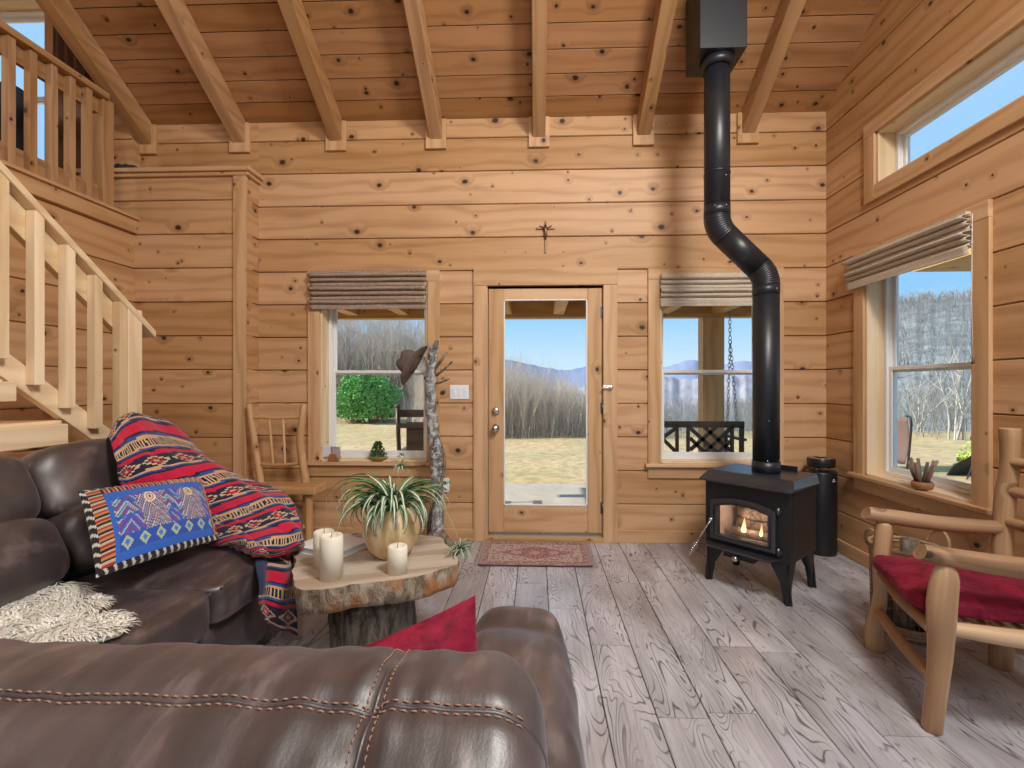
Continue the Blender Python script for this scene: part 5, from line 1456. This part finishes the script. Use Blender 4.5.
for base in (0, x0_-x1_):
    m = MB(); o_ = V((base, 0, 0)); chain(m, tp_+o_, md_+o_, 9); chain(m, md_+o_, V((x1_, YW+.02, zt_-.03))+o_-V((.06, 0, 0)), 20); chain(m, md_+o_, V((x1_+.02, YW+.48, zseat+.2))+o_, 26); m.build('chain', M['chain'], sw)

# porch rocker
YK2 = 4.95
def RP(a, b_): return atY(a, b_, YK2)
rk = thing('porch_rocker', 'black wooden rocking chair on the porch outside the left window', 'rocking chair', (RP(415, 450).x, YK2, -.1))
xa_, xb_ = RP(398.3, 430).x, RP(440, 430).x; zt_ = RP(398, 404).z
for x_ in (xa_, xb_):
    m = MB(); m.tube([(x_, YK2+.06, -.03), (x_, YK2+.06, .35), (x_, YK2, .75), (x_, YK2-.02, zt_-.04)], .024, 10); m.lathe([(.014, zt_-.045), (.026, zt_-.03), (.024, zt_-.01), (0, zt_)], 10, Matrix.Translation((x_, YK2-.02, 0))); m.build('back_post', M['darkwood'], rk)
m = MB(); m.box(xa_, xb_, YK2-.03, YK2-.005, RP(410, 417).z, RP(410, 409.5).z); m.box(xa_, xb_, YK2-.03, YK2-.005, RP(410, 428).z, RP(410, 423).z); m.build('crest_rail', M['darkwood'], rk, bevel=.004)
m = MB(); m.box(RP(407, 430).x, RP(431, 430).x, YK2-.025, YK2-.008, .36, RP(410, 422).z); m.build('back_panel', M['darkwood'], rk)
m = MB(); m.box(xa_-.03, xb_+.03, YK2-.02, YK2+.50, .31, .345); m.build('seat', M['darkwood'], rk, bevel=.004)
for x_ in (xa_-.02, xb_+.02):
    m = MB(); m.box(x_-.035, x_+.035, YK2, YK2+.5, .53, .555); m.build('arm', M['darkwood'], rk)
    m = MB(); m.tube([(x_, YK2+.44, -.03), (x_, YK2+.44, .53)], .02, 8); m.build('front_leg', M['darkwood'], rk)
    m = MB(); m.tube([(x_, YK2-.25+.95*t/12, -.08+.10*((t/12-.5)*2)**2) for t in range(13)], .018, 8); m.build('rocker_runner', M['darkwood'], rk)

# loungers outside the gable window
q = atZ(906, 482, -.15)
q = V((6.1, atX(906, 440, 6.1).y, -.1))
l1 = thing('sling_chair', 'folding metal garden chair with brown sling outside the gable window', 'garden chair', (q.x, q.y, -.12))
def GP(a, b_, X): return atX(a, b_, X)
Xg = 6.1
for dd in (0, .55):
    m = MB(); m.tube(catmull([GP(903, 487, Xg)+V((0, dd, 0)), GP(908, 462, Xg)+V((0, dd, 0)), GP(911, 430, Xg)+V((0, dd, 0)), GP(910.5, 418, Xg)+V((0, dd, 0)), GP(906, 416, Xg)+V((0, dd, 0))], 18), .016, 8); m.build('frame_tube', M['black'], l1)
m = MB()
pa, pb_ = GP(907, 418, Xg), GP(905, 464, Xg)
m.grid(lambda u, v: pa.lerp(pb_, v)+V((.05*math.sin(PI*v), .0+.55*u, 0)), 8, 10); m.build('sling', M['sling'], l1, solid=.01)
m = MB(); m.grid(lambda u, v: pb_+V((-.5*v, .55*u, .05*v)), 6, 6); m.build('seat_sling', M['sling'], l1, solid=.01)
for dd in (0, .55):
    m = MB(); m.tube([pb_+V((-.5, dd, .05)), pb_+V((-.45, dd, -.35))], .014, 8); m.build('leg', M['black'], l1)
Xg = 6.6
l2 = thing('lounge_chair', 'reclining black mesh lounger on the lawn outside the gable window', 'lounger', (Xg, GP(962, 475, Xg).y, -.12))
pts = [GP(946, 478, Xg), GP(955, 466, Xg), GP(970, 458, Xg), GP(984, 446, Xg)]
cp = catmull(pts, 16)
m = MB(); m.grid(lambda u, v: cp[int(v*16+.5)]+V((.5*u, .1*u, 0)), 6, 16); m.build('mesh_sling', M['fabricdark'], l2, solid=.01)
for dd in (0, .5):
    m = MB(); m.tube([p+V((dd, dd*.2, .01)) for p in cp], .014, 8); m.build('frame_tube', M['black'], l2)
    m = MB(); m.tube([GP(975, 458, Xg)+V((dd, 0, 0)), GP(966, 482, Xg)+V((dd, 0, 0)), GP(985, 484, Xg)+V((dd, 0, 0))], .013, 8); m.build('leg', M['black'], l2)
def blob(name, label, cat, c_, R_, n, mat, ls, seed, kind=None, trunk=True):
    random.seed(seed); m = MB()
    for k in range(n):
        a = random.uniform(0, 2*PI); s_ = random.uniform(-.6, 1); r_ = math.sqrt(max(0, 1-s_*s_))*random.uniform(.45, 1)
        jit = 1+.35*noise.noise(V((math.cos(a)*2, math.sin(a)*2, s_*2+seed)))
        p = V(c_)+V((math.cos(a)*r_*R_[0]*jit, math.sin(a)*r_*R_[1]*jit, s_*R_[2]*jit))
        d_ = V((random.gauss(0, 1), random.gauss(0, 1), random.gauss(.5, 1))).normalized()*ls*random.uniform(.6, 1.3); t_ = d_.orthogonal().normalized()*ls*.35
        m.add([p-t_*.3, p+d_*.5-t_, p+d_, p+d_*.5+t_], [(0, 1, 2, 3)])
    r = thing(name, label, cat, (c_[0], c_[1], c_[2]-R_[2]))
    m.build('foliage', mat, r, recalc=False)
    m = MB()
    for k in range(7):
        a = k*.9; m.tube([(c_[0], c_[1], c_[2]-R_[2]-.1), (c_[0]+.35*R_[0]*math.cos(a), c_[1]+.35*R_[1]*math.sin(a), c_[2]+.2*R_[2])], [.04*R_[2], .012*R_[2]], 6)
    m.build('stems', M['vine'], r)
    return r
M['lime'] = simple('lime_leaf', (.42,.55,.05), .6, ns=20, var=.4)
gq = GP(978, 463, 7.4)
blob('garden_shrub', 'bright lime green shrub beside the black lounger on the lawn', 'shrub', (gq.x, gq.y, gq.z), (.30, .30, .30), 500, M['lime'], .07, 5)

# ------------------------------------------------------------ ground and hills
def gz(x, y):
    h = -.16+.05*noise.noise(V((x*.4, y*.4, 0)))
    r_ = max(0, y-15)
    if x > -1: h -= min(8, .10*max(0, min(1, (x+1)/3))*r_*(1+.05*r_))
    if x < -3 and y > 17: h += .10*(y-17)*min(1, (-x-3)/4)
    if x > 9: h += .0
    return h
m = MB(); nx_, ny_ = 90, 80
xs_ = [-30+75*i/nx_ for i in range(nx_+1)]; ys_ = [-8+50*j/ny_ for j in range(ny_+1)]
def gp(u, v):
    x_, y_ = -30+75*u, -8+55*v
    inside = (-6 < x_ < 2.45 and y_ < 3.95)
    return V((x_, y_, -.5 if inside else gz(x_, y_)))
m.grid(gp, nx_, ny_)
tag(m.build('ground', M['ground']), 'dry tan earth and grass clearing beyond the porch', 'ground', kind='structure')
def ridge(label, mat, pts, depth, base, nz=6, rough=1.0, seed=0, fr_=.03):
    m = MB(); cp_ = catmull(pts, 160)
    def fn(u, v):
        i = u*160; k = min(int(i), 159); p = cp_[k].lerp(cp_[k+1], i-k)
        d_ = V((p.x, p.y, 0)).normalized()
        top = p.z+rough*noise.fractal(V((u*40, seed, 0)), 1.0, 2.0, 5)
        s_ = math.sin(v*PI/2)
        q_ = p+d_*(-depth*(1-s_)); q_.z = base+(top-base)*s_+rough*.8*noise.fractal(V((q_.x*fr_, q_.y*fr_, seed)), 1.0, 2.0, 4)*(s_*(1-s_))*4
        return q_
    m.grid(fn, 160, 24); 
    return tag(m.build('hills', mat), label, 'hills', kind='structure')
def far(px, py, D): 
    r_ = ray(px, py); t = D/math.hypot(r_[0], r_[1]); return V((r_[0]*t, r_[1]*t, CZ+r_[2]*t))
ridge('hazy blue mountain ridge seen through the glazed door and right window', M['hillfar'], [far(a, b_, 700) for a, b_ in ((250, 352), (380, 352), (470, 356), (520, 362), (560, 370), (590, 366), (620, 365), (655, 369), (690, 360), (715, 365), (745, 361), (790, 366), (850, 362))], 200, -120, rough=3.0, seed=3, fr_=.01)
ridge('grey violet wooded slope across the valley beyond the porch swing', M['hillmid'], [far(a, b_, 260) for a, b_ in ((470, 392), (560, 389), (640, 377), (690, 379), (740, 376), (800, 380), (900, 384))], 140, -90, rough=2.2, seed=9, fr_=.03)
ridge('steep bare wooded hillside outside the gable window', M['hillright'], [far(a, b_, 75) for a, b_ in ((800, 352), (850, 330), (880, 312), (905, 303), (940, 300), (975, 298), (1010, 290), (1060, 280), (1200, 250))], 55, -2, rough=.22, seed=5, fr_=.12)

# bare brush: stems with twigs
def stem(m, base, h, r0, lean, ntw, c=None):
    pts = [V(base)]; p = V(base); d_ = V((lean[0], lean[1], 1)).normalized()
    for k in range(4):
        d_ = (d_+V((random.gauss(0, .10), random.gauss(0, .10), .02))).normalized(); p = p+d_*h/4; pts.append(p.copy())
    m.tube(pts, [r0, r0*.8, r0*.6, r0*.4, r0*.15], 3, cap=False)
    for k in range(ntw):
        t = random.uniform(.25, .95)*4; i = min(int(t), 3); q_ = pts[i].lerp(pts[i+1], t-i)
        dd = (d_*.9+V((random.gauss(0, .55), random.gauss(0, .55), random.uniform(.0, .5)))).normalized(); L_ = h*random.uniform(.12, .32)
        m.tube([q_, q_+dd*L_*.5, q_+dd*L_+V((0, 0, L_*.12))], [r0*.4, r0*.28, r0*.1], 3, cap=False)
def thicket(label, n, area, hh, r0, mat, ntw, seed):
    random.seed(seed); m = MB(); cnt = 0
    for k in range(n):
        x_, y_ = area(); h = hh(x_, y_)*random.uniform(.6, 1.05)
        stem(m, (x_, y_, gz(x_, y_)-.05), h, r0*random.uniform(.6, 1.2), (random.gauss(0, .13), random.gauss(0, .13)), ntw)
    return tag(m.build('brush', mat, recalc=False), label, 'brush', kind='stuff')
def frontH(x_, y_): return 2.5-.13*max(0, x_+.6)-.05*(y_-13)
thicket('tangled grey brown brush behind the clearing, seen through the glazed door', 2300, lambda: (random.uniform(-3.6, 3.2), random.uniform(12.6, 17)), lambda x_, y_: max(1.0, 2.25-.42*max(0, x_+.6)), .009, M['twig'], 10, 11)
thicket('tall bare saplings on the bank, seen through the left window', 1100, lambda: (random.uniform(-13, -3.2), random.uniform(19.5, 25)), lambda x_, y_: 4.6+.12*(-x_-7), .02, M['twig'], 9, 12)
thicket('low tan brush at the edge of the clearing, seen through the left window', 260, lambda: (random.uniform(-10, -3.4), random.uniform(17.2, 19)), lambda x_, y_: .9, .012, M['twigpale'], 6, 13)
thicket('pale bare brush below the porch, seen through the right window', 700, lambda: (random.uniform(3.0, 9), random.uniform(13, 19)), lambda x_, y_: max(.5, .95-gz(x_, y_)), .010, M['twiggrey'], 10, 14)
thicket('grey bare woods on the slope outside the gable window', 1500, lambda: (random.uniform(10.5, 30), random.uniform(6.5, 28)), lambda x_, y_: .9+.08*x_, .016, M['twiggrey'], 11, 15)
random.seed(33); m = MB(); dgx = bpy.data.objects['hills.002'].data
vs_ = [v.co for v in dgx.vertices]
for k in range(2600):
    kk_ = random.randrange(len(vs_)-26)
    p = vs_[kk_].lerp(vs_[kk_+1], random.random()) if kk_ % 25 != 24 else vs_[kk_].copy()
    p = p.lerp(vs_[kk_+25], random.random()*.9)
    if p.z < .5 or p.x < 20: continue
    stem(m, p+V((0, 0, -.3)), random.uniform(.9, 1.7), .035, (random.gauss(0, .08), random.gauss(0, .08)), 5)
tag(m.build('hillside_woods', M['twiggrey'], recalc=False), 'grey leafless woods covering the hillside outside the gable window', 'trees', kind='stuff')
random.seed(31)
m = MB()
for k in range(90):
    t = k/89; px = 885+110*t; p = far(px, 303-(px-905)*.06, 74); p.z -= .8
    stem(m, p, random.uniform(1.2, 2.5), .04, (random.gauss(0, .06), 0), 6)
tag(m.build('treeline', M['twig'], recalc=False), 'row of thin bare trees along the hilltop outside the gable window', 'trees', kind='stuff')
for (px, py, X_, h, lab) in ((957, 462, 11, 2.6, 'pale bare tree standing right in the gable window view'), (921, 470, 12, 2.2, 'pale bare sapling behind the garden chair')):
    p = atX(px, py, X_); p.z = gz(p.x, p.y)-.02; m = MB()
    for j in range(5): stem(m, p+V((random.gauss(0, .1), random.gauss(0, .1), 0)), h*random.uniform(.7, 1), .028, (random.gauss(0, .25), random.gauss(0, .25)), 12)
    tag(m.build('bare_tree', M['twigpale'], loc=p, recalc=False), lab, 'tree', 'bare trees outside the gable window')
gq = atY(367, 399, 17.6)
blob('evergreen_bush', 'bright green evergreen bush beyond the clearing, seen through the left window', 'bush', (gq.x, gq.y, gq.z-.1), (1.25, .9, 1.0), 10000, M['evergreen'], .10, 8)

# ------------------------------------------------------------ light
w = bpy.data.worlds.new('World'); sc.world = w; w.use_nodes = True; nt = w.node_tree
bg = nt.nodes['Background']
tc = nt.nodes.new('ShaderNodeTexCoord'); sp = nt.nodes.new('ShaderNodeSeparateXYZ'); rp = nt.nodes.new('ShaderNodeValToRGB')
nt.links.new(tc.outputs['Generated'], sp.inputs[0]); nt.links.new(sp.outputs[2], rp.inputs[0]); nt.links.new(rp.outputs[0], bg.inputs[0])
cr_ = rp.color_ramp; cr_.elements[0].position = 0; cr_.elements[0].color = (.68,.83,.97,1); cr_.elements[1].position = 1; cr_.elements[1].color = (.30,.55,.95,1)
for pos, c_ in ((.05, (.60,.80,1.0)), (.16, (.30,.62,1.0)), (.42, (.38,.66,1.0))):
    e = cr_.elements.new(pos); e.color = (*c_, 1)
bg.inputs[1].default_value = 1.0
def light(name, typ, loc, tgt, energy, col=(1, 1, 1), **kw):
    L = bpy.data.lights.new(name, typ); L.energy = energy; L.color = col
    for k, v in kw.items(): setattr(L, k, v)
    o = bpy.data.objects.new(name, L); C.objects.link(o); o.location = loc
    o.rotation_euler = (V(tgt)-V(loc)).to_track_quat('-Z', 'Y').to_euler(); return o
light('sun', 'SUN', (-16, .4, 10), (0, 2, 0), 6.5, (1, .95, .86), angle=.01)
light('right_fill_light', 'AREA', (1.35, .35, 3.9), (-1.4, 2.3, .6), 125, (1, .97, .93), shape='DISK', size=.9)  # unseen fill added at right, stands in for daylight from the gable windows
light('rear_fill_light', 'AREA', (.3, -2.2, 4.4), (-.4, 3.0, 1.0), 95, (1, .96, .91), shape='DISK', size=1.6)  # unseen fill added behind the camera to brighten the room
light('loft_fill_light', 'POINT', (-4.4, 1.2, 3.9), (0, 0, 0), 25, (1, .92, .82), shadow_soft_size=.15)  # unseen point light filling the loft, no fixture there
fl_ = SM @ V((-.0, -.14, .46)); light('fire_glow', 'POINT', fl_, (0, 0, 0), 1.0, (1, .75, .55), shadow_soft_size=.03)

# ------------------------------------------------------------ camera
cam = bpy.data.cameras.new('Camera'); co = bpy.data.objects.new('Camera', cam); C.objects.link(co)
cam.sensor_width = 36; cam.sensor_fit = 'HORIZONTAL'; cam.lens = 36*F/1024
cam.shift_x = -(PX0-512)/1024; cam.shift_y = (PY0-384)/1024
co.location = (0, 0, CZ); co.rotation_euler = (PI/2, 0, TH); cam.clip_start = .02; cam.clip_end = 2000
sc.camera = co
sc.view_settings.view_transform = 'Standard'; sc.view_settings.look = 'None'; sc.view_settings.gamma = 1; sc.view_settings.use_curve_mapping = False
sc.view_settings.exposure = 0.1
